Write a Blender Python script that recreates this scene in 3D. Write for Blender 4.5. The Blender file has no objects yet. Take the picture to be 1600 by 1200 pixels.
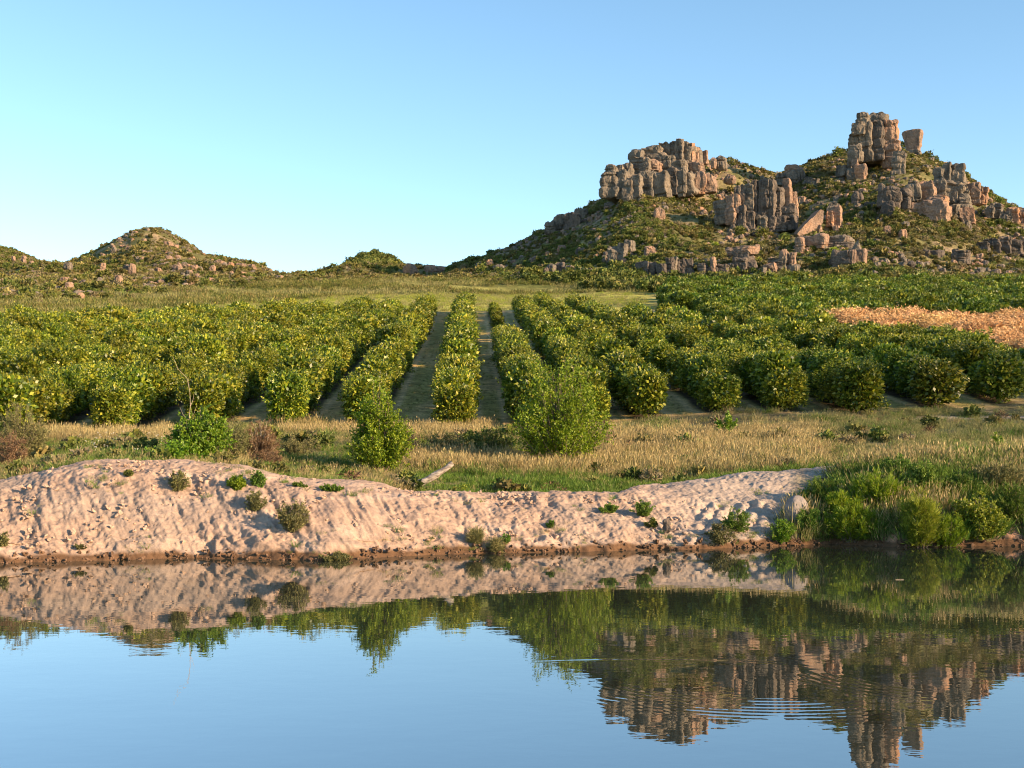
import bpy, math, random
import numpy as np
from mathutils import Vector
random.seed(7)
S = bpy.context.scene
C = S.collection

# ------------------------------------------------------------------ camera, sky, sun, exposure
CAMZ, HOR, F = 4.0, 670.0, 2000.0
cam_d = bpy.data.cameras.new('camera')
cam = bpy.data.objects.new('camera', cam_d); C.objects.link(cam)
cam.location = (0, 0, CAMZ); cam.rotation_euler = (math.radians(90), 0, 0)
cam_d.sensor_width = 36; cam_d.lens = 45; cam_d.shift_y = 70 / 1600
cam_d.clip_start = 0.1; cam_d.clip_end = 6000
S.camera = cam

SUN_EL, SUN_AZ = math.radians(16), math.radians(119)
W = bpy.data.worlds.new('World'); S.world = W; W.use_nodes = True
wn = W.node_tree.nodes; wl = W.node_tree.links
sky = wn.new('ShaderNodeTexSky'); sky.sky_type = 'NISHITA'; sky.sun_disc = False
sky.sun_elevation = SUN_EL; sky.sun_rotation = SUN_AZ
sky.altitude = 900; sky.air_density = 0.9; sky.dust_density = 0.3; sky.ozone_density = 1.3
bg = wn['Background']; bg.inputs['Strength'].default_value = 0.118
hsv = wn.new('ShaderNodeHueSaturation'); hsv.inputs['Saturation'].default_value = 1.07; hsv.inputs['Hue'].default_value = .491
wl.new(sky.outputs[0], hsv.inputs['Color']); wl.new(hsv.outputs[0], bg.inputs[0])
sd = bpy.data.lights.new('sun', 'SUN'); sd.energy = 5.0; sd.angle = math.radians(0.6); sd.color = (1.0, 0.70, 0.42)
sun = bpy.data.objects.new('sun', sd); C.objects.link(sun)
SUNV = Vector((math.sin(SUN_AZ) * math.cos(SUN_EL), math.cos(SUN_AZ) * math.cos(SUN_EL), math.sin(SUN_EL)))
sun.rotation_euler = SUNV.to_track_quat('Z', 'Y').to_euler()
S.view_settings.view_transform = 'Standard'; S.view_settings.look = 'None'
S.view_settings.exposure = 1.25; S.view_settings.gamma = 1.0; S.view_settings.use_curve_mapping = False
S.cycles.max_bounces = 5; S.cycles.diffuse_bounces = 2; S.cycles.glossy_bounces = 3
S.cycles.transmission_bounces = 3; S.cycles.caustics_reflective = False; S.cycles.caustics_refractive = False
S.cycles.use_denoising = True; S.cycles.filter_width = 1.05

# ------------------------------------------------------------------ noise in numpy
def _h(ix, iy, iz, seed):
    h = (ix.astype(np.int64) * 374761393 + iy.astype(np.int64) * 668265263 + iz.astype(np.int64) * 2147483647 + seed * 1274126177) & 0xffffffff
    h = ((h ^ (h >> 13)) * 1274126177) & 0xffffffff
    h = ((h ^ (h >> 16)) * 2246822519) & 0xffffffff
    return ((h ^ (h >> 15)) & 0xffff) / 32767.5 - 1.0
def vn(x, y, z=0.0, seed=0):
    x, y, z = np.broadcast_arrays(np.asarray(x, float), np.asarray(y, float), np.asarray(z, float))
    x0, y0, z0 = np.floor(x), np.floor(y), np.floor(z)
    fx, fy, fz = x - x0, y - y0, z - z0
    fx, fy, fz = [f * f * f * (f * (f * 6 - 15) + 10) for f in (fx, fy, fz)]
    r = 0
    for a in (0, 1):
        for b in (0, 1):
            for c in (0, 1):
                w = (fx if a else 1 - fx) * (fy if b else 1 - fy) * (fz if c else 1 - fz)
                r = r + w * _h(x0 + a, y0 + b, z0 + c, seed)
    return r
def fbm(x, y, z=0.0, oc=4, seed=0, gain=.5):
    r, a = 0, 1.0
    for i in range(oc):
        r = r + a * vn(x, y, z, seed + i * 17); x = x * 2.03 + 5.1; y = y * 2.03 + 3.7; z = np.asarray(z) * 2.03 + 1.3; a *= gain
    return r
def ridged(x, y, z=0.0, oc=3, seed=0):
    r, a = 0, 1.0
    for i in range(oc):
        r = r + a * (1 - 2 * np.abs(vn(x, y, z, seed + i * 31))); x = x * 2.1 + 2.2; y = y * 2.1 + 7.7; z = np.asarray(z) * 2.1; a *= .5
    return r
def sst(a, b, x):
    t = np.clip((x - a) / (b - a), 0, 1); return t * t * (3 - 2 * t)
def lerp(a, b, t): return a + (b - a) * t

# ------------------------------------------------------------------ the lie of the land
def pl(pts, col):
    xs = [p[0] for p in pts]; ys = [p[col] for p in pts]
    return lambda x: np.interp(x, xs, ys)
_wl = [(-900,884),(0,880),(300,872),(500,876),(700,866),(900,862),(1100,858),(1300,850),(1400,855),(1600,853),(2500,850)]
_wy = pl(_wl, 1)
def Dw(px): return 4.0 * F / (_wy(px) - HOR)
_fr = [(-900,770),(0,770),(130,745),(190,738),(300,742),(380,752),(430,766),(500,775),(600,778),(660,775),(760,778),(850,780),(970,782),(1000,785),(1100,795),(1200,790),(1300,772),(1400,770),(1600,775),(2500,770)]
_bk = [(-900,760),(0,748),(60,738),(130,722),(190,719),(300,722),(380,730),(430,742),(500,750),(600,757),(660,766),(760,770),(920,771),(965,773),(1000,760),(1100,750),(1200,735),(1320,728),(1450,722),(1600,715),(2500,712)]
_bd = [(-900,5.2),(400,5.2),(500,6.0),(640,5.6),(700,4.4),(970,4.4),(1010,6.5),(1100,7.5),(1320,8.5),(2500,9)]
_fy, _by, _bdd = pl(_fr,1), pl(_bk,1), pl(_bd,1)
def zat(py, D): return CAMZ + (HOR - py) * D / F
def nearz(px, Y):
    dw = Dw(px); df = dw + 3.0; db = dw + _bdd(px)
    zf = zat(_fy(px), df); zb = zat(_by(px), db)
    dc = db + 1.6; zc = zb - 0.30
    z72 = lerp(4.0, 4.45, sst(950, 1250, px))
    z = np.where(Y < dw, -1.3 + (Y - dw + 3) / 3 * 1.3, 0.0)
    z = np.where(Y >= dw, np.minimum((Y - dw) / .22, 1) * .26, z)
    t = np.clip((Y - dw - .22) / (df - dw - .22), 0, 1); z = np.where(Y >= dw + .22, lerp(.26, zf, t ** .85), z)
    t = np.clip((Y - df) / (db - df), 0, 1); z = np.where(Y >= df, lerp(zf, zb, np.sin(t * 1.5708)), z)
    t = np.clip((Y - db) / (dc - db), 0, 1); z = np.where(Y >= db, lerp(zb, zc, t * t * (3 - 2 * t)), z)
    t = np.clip((Y - dc) / (72 - dc), 0, 1); z = np.where(Y >= dc, lerp(zc, z72, t), z)
    return z
def planez(px, Y):
    z72 = lerp(4.0, 4.45, sst(950, 1250, px))
    z = z72 + .148 * (np.minimum(Y, 330) - 72) + np.clip(Y - 330, 0, 200) * .10 - np.clip(Y - 900, 0, 9999) * .05
    return z
_rg = [(-1500,360,640,330),(-600,420,600,310),(-150,438,560,205),(0,447,520,212),(60,434,500,216),(110,420,520,222),(150,405,540,230),(187,388,556,236),(203,379,560,238),(218,374,560,240),(235,372,560,245),(262,376,560,250),(281,388,555,252),(306,396,550,256),(320,407,545,260),(335,412,540,264),(400,422,520,285),(440,436,500,310),(500,437,500,330),(540,427,500,335),(640,421,500,340),(690,421,500,340),
 (710,417,480,330),(760,405,470,320),(800,390,470,310),(850,365,460,300),(900,336,455,290),(945,308,450,280),(985,280,455,275),(1030,258,462,270),(1085,250,470,268),(1110,257,475,265),(1150,259,478,260),(1190,272,480,255),(1215,277,490,252),(1250,266,495,250),(1290,252,500,248),(1330,243,505,245),(1410,241,505,245),(1440,248,500,244),(1490,266,490,242),(1530,299,480,240),(1570,322,470,240),(1600,332,460,240),(1750,385,440,240),(1950,425,420,240),(2500,430,400,240),(3500,430,400,240)]
_ry, _rD, _r0 = pl(_rg,1), pl(_rg,2), pl(_rg,3)
def hillz(px, Y):
    Dr, D0 = _rD(px), _r0(px)
    zr = zat(_ry(px), Dr); z0 = planez(px, D0)
    s = np.clip((Y - D0) / (Dr - D0), 0, 1)
    g = .55 * s + .45 * s * s * (3 - 2 * s)
    z = z0 + (zr - z0) * g
    z = np.where(Y > Dr, zr - (Y - Dr) * .35, z)
    X = (px - 800) / F * Y
    amp = np.sin(np.clip(s, 0, 1) * 3.14159) ** .7 * np.clip((zr - z0) / 30, 0, 1.3)
    z = z + amp * (2.6 * fbm(X / 28, Y / 34, oc=3, seed=5))
    return np.where(Y > D0, z, -99)
def T(X, Y):
    X = np.asarray(X, float); Y = np.asarray(Y, float)
    px = 800 + F * X / Y
    n = nearz(px, Y); p = planez(px, Y)
    z = np.where(Y < 72, n, p)
    h = hillz(px, Y)
    far = np.where(Y > _rD(px), h, np.maximum(p, h))
    z = np.where(Y > _r0(px), far, z)
    roll = .10 * fbm(X / 5, Y / 5, oc=2, seed=3) * sst(48, 56, Y)
    roll = roll + sst(215, 260, Y) * (1 - sst(300, 360, Y)) * .8 * fbm(X / 22, Y / 9, oc=2, seed=8)
    return np.maximum(z + roll, -12)
def T1(x, y): return float(T(np.array([x]), np.array([y]))[0])
def hit(px, py, D0=38.0, D1=560.0):
    Y = np.concatenate([np.arange(D0, 75, .1), np.arange(max(75, D0), D1, .8)]); Y = Y[Y >= D0]
    X = (px - 800) / F * Y
    q = HOR - (T(X, Y) - CAMZ) / Y * F
    i = np.argmax(q <= py)
    if not (q <= py).any(): i = int(np.argmin(q))
    return float(X[i]), float(Y[i]), float(CAMZ + (HOR - q[i]) * Y[i] / F)

# ------------------------------------------------------------------ mesh and scene helpers
def mesh_np(name, V, Fq, mat, smooth=False, cols=None):
    V = np.asarray(V, np.float32); Fq = np.asarray(Fq, np.int32)
    m = bpy.data.meshes.new(name); k = Fq.shape[1]
    m.vertices.add(len(V)); m.vertices.foreach_set('co', V.ravel())
    m.loops.add(Fq.size); m.loops.foreach_set('vertex_index', Fq.ravel())
    m.polygons.add(len(Fq)); m.polygons.foreach_set('loop_start', np.arange(0, Fq.size, k, dtype=np.int32))
    m.polygons.foreach_set('use_smooth', np.full(len(Fq), smooth))
    if cols is not None:
        a = m.attributes.new('col', 'FLOAT_COLOR', 'POINT')
        c = np.ones((len(V), 4), np.float32); c[:, :3] = cols; a.data.foreach_set('color', c.ravel())
    m.materials.append(mat); m.update(calc_edges=True); m.validate()
    return m
def ob(name, mesh, parent=None, loc=(0, 0, 0), rz=0.0, sc=1.0):
    o = bpy.data.objects.new(name, mesh); C.objects.link(o)
    o.location = loc; o.rotation_euler = (0, 0, rz)
    o.scale = (sc, sc, sc) if not isinstance(sc, tuple) else sc
    if parent: o.parent = parent
    return o
def tag(o, label, cat, group=None, kind=None):
    if label: o['label'] = label
    if cat: o['category'] = cat
    if group: o['group'] = group
    if kind: o['kind'] = kind
    return o
def empty(name, loc, label, cat, group=None, rz=0.0, sc=1.0):
    o = ob(name, None, None, loc, rz, sc); o.empty_display_size = .2
    return tag(o, label, cat, group)
def grid(name, X, Y, Z, mat, cols=None, smooth=True):
    r, c = X.shape
    V = np.stack([X.ravel(), Y.ravel(), Z.ravel()], 1)
    i = np.arange(r * c).reshape(r, c)
    Fq = np.stack([i[:-1, :-1].ravel(), i[:-1, 1:].ravel(), i[1:, 1:].ravel(), i[1:, :-1].ravel()], 1)
    o = ob(name, mesh_np(name, V, Fq, mat, smooth, None if cols is None else cols.reshape(-1, 3)))
    o['kind'] = 'structure'
    return o

# ------------------------------------------------------------------ materials
def newmat(name):
    m = bpy.data.materials.new(name); m.use_nodes = True
    n, l = m.node_tree.nodes, m.node_tree.links
    return m, n, l, n['Principled BSDF'], n['Material Output']
def nd(n, t, **kw):
    x = n.new(t)
    for k, v in kw.items(): setattr(x, k, v)
    return x
def ramp(n, stops):
    r = n.new('ShaderNodeValToRGB'); e = r.color_ramp.elements
    while len(e) < len(stops): e.new(.5)
    for i, (p, c) in enumerate(stops): e[i].position = p; e[i].color = (*c, 1)
    return r
def leafmat(name, stops, transl=.25, rough=.5, objvar=.25, spec=.4, tcol=None):
    m, n, l, b, out = newmat(name)
    g = n.new('ShaderNodeNewGeometry'); oi = n.new('ShaderNodeObjectInfo')
    r = ramp(n, stops); l.new(g.outputs['Random Per Island'], r.inputs[0])
    hs = n.new('ShaderNodeHueSaturation')
    mr = n.new('ShaderNodeMapRange'); mr.inputs[3].default_value = 1 - objvar; mr.inputs[4].default_value = 1 + objvar
    l.new(oi.outputs['Random'], mr.inputs[0]); l.new(mr.outputs[0], hs.inputs['Value'])
    mh = n.new('ShaderNodeMapRange'); mh.inputs[3].default_value = .5 - objvar * .09; mh.inputs[4].default_value = .5 + objvar * .05
    mm = nd(n, 'ShaderNodeMath', operation='FRACT'); ml = nd(n, 'ShaderNodeMath', operation='MULTIPLY'); ml.inputs[1].default_value = 7.31
    l.new(oi.outputs['Random'], ml.inputs[0]); l.new(ml.outputs[0], mm.inputs[0]); l.new(mm.outputs[0], mh.inputs[0]); l.new(mh.outputs[0], hs.inputs['Hue'])
    l.new(r.outputs[0], hs.inputs['Color']); l.new(hs.outputs[0], b.inputs['Base Color'])
    b.inputs['Roughness'].default_value = rough; b.inputs['Specular IOR Level'].default_value = spec
    t = n.new('ShaderNodeBsdfTranslucent'); mx = n.new('ShaderNodeMixShader'); mx.inputs[0].default_value = transl
    l.new(hs.outputs[0], t.inputs[0])
    l.new(b.outputs[0], mx.inputs[1]); l.new(t.outputs[0], mx.inputs[2]); l.new(mx.outputs[0], out.inputs[0])
    return m
M = {}
M['citrus'] = leafmat('citrus_leaves', [(0, (.028, .058, .006)), (.35, (.085, .140, .010)), (.72, (.24, .275, .018)), (1, (.38, .37, .045))], .25, .42, .26)
M['citrus_dark'] = leafmat('dark_citrus_leaves', [(0, (.034, .075, .008)), (.6, (.12, .19, .016)), (1, (.27, .30, .03))], .28, .45, .3)
M['dry_leaf'] = leafmat('dead_orange_leaves', [(0, (.38, .21, .09)), (.5, (.64, .40, .18)), (1, (.76, .54, .28))], .25, .7, .15, .1)
M['willow'] = leafmat('bright_willow_leaves', [(0, (.07, .14, .008)), (.5, (.18, .28, .014)), (1, (.31, .38, .025))], .4, .5, .1)
M['bright'] = leafmat('bright_green_leaves', [(0, (.07, .16, .010)), (.6, (.16, .29, .018)), (1, (.28, .38, .03))], .35, .5, .1)
M['yellowgreen'] = leafmat('yellow_green_leaves', [(0, (.15, .21, .015)), (.6, (.26, .32, .025)), (1, (.38, .40, .05))], .35, .5, .1)
M['olive'] = leafmat('olive_grey_leaves', [(0, (.10, .105, .035)), (.6, (.18, .18, .065)), (1, (.26, .25, .10))], .2, .6, .15, .2)
M['brown'] = leafmat('dry_brown_twigs', [(0, (.11, .07, .04)), (.6, (.18, .115, .065)), (1, (.26, .18, .10))], .1, .8, .1, .1)
M['fynbos'] = leafmat('hillside_scrub_leaves', [(0, (.08, .088, .024)), (.45, (.155, .152, .042)), (.8, (.225, .205, .062)), (1, (.31, .26, .095))], .2, .6, .35, .2)
M['fynbos_green'] = leafmat('green_scrub_leaves', [(0, (.048, .074, .016)), (.5, (.105, .135, .028)), (1, (.19, .205, .045))], .2, .6, .3, .2)
M['fynbos_grey'] = leafmat('grey_scrub_leaves', [(0, (.15, .13, .07)), (.5, (.21, .185, .095)), (1, (.29, .25, .14))], .15, .7, .2, .1)
M['drygrass'] = leafmat('dry_grass_blades', [(0, (.25, .20, .085)), (.5, (.41, .33, .145)), (1, (.56, .46, .23))], .3, .7, .15, .15)
M['palegrass'] = leafmat('pale_green_grass_blades', [(0, (.15, .165, .055)), (.5, (.25, .25, .095)), (1, (.36, .32, .14))], .3, .7, .2, .15)
M['greengrass'] = leafmat('green_grass_blades', [(0, (.06, .125, .016)), (.6, (.11, .20, .028)), (1, (.20, .27, .05))], .3, .6, .2, .2)
def plain(name, c1, c2, scale=8, rough=.8, stretch=(1, 1, 1), bump=.3, spec=.2):
    m, n, l, b, out = newmat(name)
    tc = n.new('ShaderNodeTexCoord'); mp = n.new('ShaderNodeMapping'); mp.inputs['Scale'].default_value = stretch
    l.new(tc.outputs['Object'], mp.inputs[0])
    no = n.new('ShaderNodeTexNoise'); no.inputs['Scale'].default_value = scale; no.inputs['Detail'].default_value = 6
    l.new(mp.outputs[0], no.inputs[0])
    r = ramp(n, [(.35, c1), (.65, c2)]); l.new(no.outputs[0], r.inputs[0]); l.new(r.outputs[0], b.inputs['Base Color'])
    b.inputs['Roughness'].default_value = rough; b.inputs['Specular IOR Level'].default_value = spec
    bp = n.new('ShaderNodeBump'); bp.inputs['Strength'].default_value = bump; bp.inputs['Distance'].default_value = .05
    l.new(no.outputs[0], bp.inputs['Height']); l.new(bp.outputs[0], b.inputs['Normal'])
    return m
M['bark'] = plain('grey_brown_bark', (.10, .075, .05), (.20, .16, .12), 20, .9, (1, 1, .25))
M['driftwood'] = plain('weathered_driftwood', (.14, .11, .09), (.46, .40, .33), 14, .85, (.25, 1, 1), .6)
M['palewood'] = plain('pale_dead_wood', (.30, .24, .17), (.48, .40, .30), 20, .85)
M['petal'] = plain('white_petals', (.7, .68, .6), (.8, .78, .7), 5, .6, bump=0)
def rockmat(name, grey, tan, orange, dark, w_orange):
    m, n, l, b, out = newmat(name)
    tc = n.new('ShaderNodeTexCoord'); oi = n.new('ShaderNodeObjectInfo')
    add = nd(n, 'ShaderNodeVectorMath', operation='ADD'); cx = n.new('ShaderNodeCombineXYZ')
    mu = nd(n, 'ShaderNodeMath', operation='MULTIPLY'); mu.inputs[1].default_value = 90
    l.new(oi.outputs['Random'], mu.inputs[0]); l.new(mu.outputs[0], cx.inputs[0]); l.new(mu.outputs[0], cx.inputs[2])
    l.new(tc.outputs['Object'], add.inputs[0]); l.new(cx.outputs[0], add.inputs[1])
    def noise(scale, det, st=(1, 1, 1)):
        mp = n.new('ShaderNodeMapping'); mp.inputs['Scale'].default_value = st; l.new(add.outputs[0], mp.inputs[0])
        x = n.new('ShaderNodeTexNoise'); x.inputs['Scale'].default_value = scale; x.inputs['Detail'].default_value = det; x.inputs['Roughness'].default_value = .62
        l.new(mp.outputs[0], x.inputs[0]); return x
    def mix(a, bb, f, mode='MIX'):
        x = nd(n, 'ShaderNodeMix', data_type='RGBA', blend_type=mode)
        for s, v in ((x.inputs[6], a), (x.inputs[7], bb)):
            if isinstance(v, tuple): s.default_value = (*v, 1)
            else: l.new(v, s)
        if isinstance(f, float): x.inputs[0].default_value = f
        else: l.new(f, x.inputs[0])
        return x.outputs[2]
    n1 = noise(.22, 5); r1 = ramp(n, [(.36, grey), (.62, tan)]); l.new(n1.outputs[0], r1.inputs[0])
    n2 = noise(.16, 6, (1, 1, .6)); r2 = ramp(n, [(.62 - w_orange, (0, 0, 0)), (.78 - w_orange, (1, 1, 1))]); l.new(n2.outputs[0], r2.inputs[0])
    c = mix(r1.outputs[0], orange, r2.outputs[0])
    n3 = noise(.55, 7, (1, 1, .45)); r3 = ramp(n, [(.50, (0, 0, 0)), (.66, (1, 1, 1))]); l.new(n3.outputs[0], r3.inputs[0])
    mm = nd(n, 'ShaderNodeMath', operation='MULTIPLY'); mm.inputs[1].default_value = .75; l.new(r3.outputs[0], mm.inputs[0])
    c = mix(c, dark, mm.outputs[0])
    n4 = noise(2.6, 8); r4 = ramp(n, [(.3, (.62, .62, .62)), (.7, (1.25, 1.22, 1.18))]); l.new(n4.outputs[0], r4.inputs[0])
    c = mix(c, r4.outputs[0], 1.0, 'MULTIPLY')
    l.new(c, b.inputs['Base Color']); b.inputs['Roughness'].default_value = .9; b.inputs['Specular IOR Level'].default_value = .15
    bp = n.new('ShaderNodeBump'); bp.inputs['Strength'].default_value = .8; bp.inputs['Distance'].default_value = .5
    l.new(n4.outputs[0], bp.inputs['Height'])
    b2 = n.new('ShaderNodeBump'); b2.inputs['Strength'].default_value = .6; b2.inputs['Distance'].default_value = .6
    l.new(n3.outputs[0], b2.inputs['Height']); l.new(bp.outputs[0], b2.inputs['Normal']); l.new(b2.outputs[0], b.inputs['Normal'])
    return m
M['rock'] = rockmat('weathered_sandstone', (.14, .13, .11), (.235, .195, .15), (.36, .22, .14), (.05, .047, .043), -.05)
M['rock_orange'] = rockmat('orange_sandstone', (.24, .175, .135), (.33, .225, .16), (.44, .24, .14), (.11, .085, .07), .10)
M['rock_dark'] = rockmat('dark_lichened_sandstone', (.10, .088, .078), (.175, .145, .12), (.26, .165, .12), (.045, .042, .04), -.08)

def groundmat(name, det=(3.0, 18.0), contrast=.45, bump=.4, bdist=.05):
    m, n, l, b, out = newmat(name)
    at = n.new('ShaderNodeAttribute'); at.attribute_name = 'col'
    g = n.new('ShaderNodeNewGeometry'); last = at.outputs['Color']; hs = None
    for i, s in enumerate(det):
        no = n.new('ShaderNodeTexNoise'); no.inputs['Scale'].default_value = s; no.inputs['Detail'].default_value = 7; no.inputs['Roughness'].default_value = .65
        l.new(g.outputs['Position'], no.inputs[0])
        r = ramp(n, [(.3, (1 - contrast,) * 3), (.7, (1 + contrast * .8,) * 3)]); l.new(no.outputs[0], r.inputs[0])
        mx = nd(n, 'ShaderNodeMix', data_type='RGBA', blend_type='MULTIPLY'); mx.inputs[0].default_value = 1
        l.new(last, mx.inputs[6]); l.new(r.outputs[0], mx.inputs[7]); last = mx.outputs[2]
    l.new(last, b.inputs['Base Color']); b.inputs['Roughness'].default_value = .95; b.inputs['Specular IOR Level'].default_value = .1
    bp = n.new('ShaderNodeBump'); bp.inputs['Strength'].default_value = bump; bp.inputs['Distance'].default_value = bdist
    l.new(no.outputs[0], bp.inputs['Height']); l.new(bp.outputs[0], b.inputs['Normal'])
    return m
M['bank'] = groundmat('pink_river_sand', (5.0, 30.0), .20, .5, .03)
M['field'] = groundmat('field_soil_and_grass', (1.3, 9.0), .5, .6, .08)
M['hill'] = groundmat('hillside_soil', (.35, 2.2), .4, .7, .4)

# water
def watermat():
    m, n, l, b, out = newmat('still_river_water')
    n.remove(b)
    g = n.new('ShaderNodeNewGeometry')
    def mth(op, a, bb=None, cc=None):
        x = nd(n, 'ShaderNodeMath', operation=op)
        for s, v in zip(x.inputs, (a, bb, cc)):
            if v is None: continue
            if isinstance(v, (int, float)): s.default_value = v
            else: l.new(v, s)
        return x.outputs[0]
    sx = n.new('ShaderNodeSeparateXYZ'); l.new(g.outputs['Position'], sx.inputs[0])
    def noise(st, scale, det):
        mp = n.new('ShaderNodeMapping'); mp.inputs['Scale'].default_value = st; l.new(g.outputs['Position'], mp.inputs[0])
        x = n.new('ShaderNodeTexNoise'); x.inputs['Scale'].default_value = scale; x.inputs['Detail'].default_value = det
        l.new(mp.outputs[0], x.inputs[0]); return x.outputs[0]
    base = mth('MULTIPLY', noise((1.1, 1.6, 1), 1.6, 3), .0012)
    big = mth('MULTIPLY', noise((.5, .8, 1), .5, 1), .0028)
    # rings of ripples spreading from a point on the right
    def rings(cx, cy, k, r0, r1, amp, ang0, ang1):
        dx = mth('SUBTRACT', sx.outputs[0], cx); dy = mth('SUBTRACT', sx.outputs[1], cy)
        r = mth('SQRT', mth('ADD', mth('MULTIPLY', dx, dx), mth('MULTIPLY', dy, dy)))
        s = mth('SINE', mth('MULTIPLY', r, k))
        mi = n.new('ShaderNodeMapRange'); mi.interpolation_type = 'SMOOTHSTEP'; l.new(r, mi.inputs[0]); mi.inputs[1].default_value = r0; mi.inputs[2].default_value = r0 + (r1 - r0) * .3
        mo = n.new('ShaderNodeMapRange'); mo.interpolation_type = 'SMOOTHSTEP'; l.new(r, mo.inputs[0]); mo.inputs[1].default_value = r0 + (r1 - r0) * .5; mo.inputs[2].default_value = r1; mo.inputs[3].default_value = 1; mo.inputs[4].default_value = 0
        an = mth('ARCTAN2', dy, dx)
        a0 = n.new('ShaderNodeMapRange'); a0.interpolation_type = 'SMOOTHSTEP'; l.new(an, a0.inputs[0]); a0.inputs[1].default_value = ang0; a0.inputs[2].default_value = ang0 + .35
        a1 = n.new('ShaderNodeMapRange'); a1.interpolation_type = 'SMOOTHSTEP'; l.new(an, a1.inputs[0]); a1.inputs[1].default_value = ang1 - .35; a1.inputs[2].default_value = ang1; a1.inputs[3].default_value = 1; a1.inputs[4].default_value = 0
        return mth('MULTIPLY', mth('MULTIPLY', mth('MULTIPLY', s, amp), mth('MULTIPLY', mi.outputs[0], mo.outputs[0])), mth('MULTIPLY', a0.outputs[0], a1.outputs[0]))
    r1 = rings(3.9, 21.6, 30, 2.4, 4.4, .0006, -2.7, -1.1)
    r2 = rings(7.5, 21.5, 30, 2.0, 3.4, .0004, -3.1, -2.0)
    r3 = rings(2.2, 14.0, 26, 8.0, 8.5, .001, 1.2, 1.9)
    pm = n.new('ShaderNodeMapRange'); pm.inputs[1].default_value = .38; pm.inputs[2].default_value = .6; l.new(noise((1, 1, 1), .9, 2), pm.inputs[0]); r1 = mth('MULTIPLY', r1, pm.outputs[0])
    h = mth('ADD', mth('ADD', base, big), mth('ADD', mth('ADD', r1, r2), r3))
    bp = n.new('ShaderNodeBump'); bp.inputs['Strength'].default_value = 1.0; bp.inputs['Distance'].default_value = 1.0
    l.new(h, bp.inputs['Height'])
    fr = n.new('ShaderNodeFresnel'); fr.inputs['IOR'].default_value = 1.5; l.new(bp.outputs[0], fr.inputs['Normal'])
    gl = n.new('ShaderNodeBsdfGlossy'); gl.inputs['Roughness'].default_value = .0; gl.inputs[0].default_value = (.93, .97, 1, 1); l.new(bp.outputs[0], gl.inputs['Normal'])
    df = n.new('ShaderNodeBsdfDiffuse'); df.inputs[0].default_value = (.030, .034, .022, 1)
    mp = n.new('ShaderNodeMapRange'); mp.inputs[1].default_value = 0; mp.inputs[2].default_value = .7; mp.inputs[3].default_value = .40; mp.inputs[4].default_value = .66
    l.new(fr.outputs[0], mp.inputs[0])
    mx = n.new('ShaderNodeMixShader'); l.new(mp.outputs[0], mx.inputs[0]); l.new(df.outputs[0], mx.inputs[1]); l.new(gl.outputs[0], mx.inputs[2])
    l.new(mx.outputs[0], out.inputs[0])
    return m
M['water'] = watermat()
# ------------------------------------------------------------------ rows of the orchard
ROWS = [-1.3 - 4.35 * k for k in range(22, 0, -1)]
ROWS = [-6.0 - 4.45 * k for k in range(21, -1, -1)] + [-.85, 3.4, 7.2, 10.6, 15.0, 18.8, 22.8, 28.4, 33.2, 38.0, 43.0, 48.0, 53.0, 58.0, 63.0, 68.0, 73.0]
MID = 22
def rowx(x0, Y): return x0 - .0325 * Y
def front(k):
    if k < MID: return 72.0 - max(0, (MID - k - 3)) * 3.0 if MID - k < 7 else 60.0
    return [72.0, 72.5, 74.0, 75.5, 76.5, 76.0, 75.0, 77.5, 80.0, 82.0][min(k - MID, 9)]
def inblock1(k, Y):
    x = rowx(ROWS[k], Y); px = 800 + F * x / Y
    if k >= MID + 5: return Y < lerp(150, 137, np.clip((px - 1150) / 150, 0, 1))
    return Y < fend(px) + (3 if k % 2 else -2)

def fend(px): return np.interp(px, [-300, 0, 300, 450, 600, 720, 1000], [140, 146, 153, 166, 181, 187, 190])
def farcol(X, Y, PX, c):
    yel = mixc(np.broadcast_to(colr(.46, .43, .10), X.shape + (3,)), colr(.33, .335, .08), sst(-.3, .5, fbm(X * .1, Y * .4, oc=3, seed=74)))
    band = mixc(np.broadcast_to(colr(.29, .28, .085), X.shape + (3,)), colr(.13, .145, .045), sst(-.25, .35, fbm(X / 55, Y / 6 + X / 60, oc=4, seed=83)))
    fe = fend(PX); w = np.interp(PX, [0, 600, 1000], [26, 62, 62])
    far = mixc(yel, band, sst(fe + w - 4, fe + w + 5, Y + 4 * fbm(X / 15, Y / 15, seed=85)))
    c = mixc(far, c, sst(_r0(PX) - 10, _r0(PX) + 10, Y + 9 * fbm(X / 12, Y / 12, seed=84)))
    return c
def hillcol(X, Y):
    c = mixc(np.broadcast_to(colr(.23, .19, .085), X.shape + (3,)), colr(.13, .13, .05), sst(-.4, .5, fbm(X / 9, Y / 9, oc=4, seed=81)))
    return mixc(c, colr(.32, .235, .15), sst(.35, .8, fbm(X / 5 + 3, Y / 5, oc=4, seed=82)) * .7)
def colr(*c): return np.array(c, float)
def mixc(a, b, t): return a + (b - a) * t[..., None]
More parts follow.
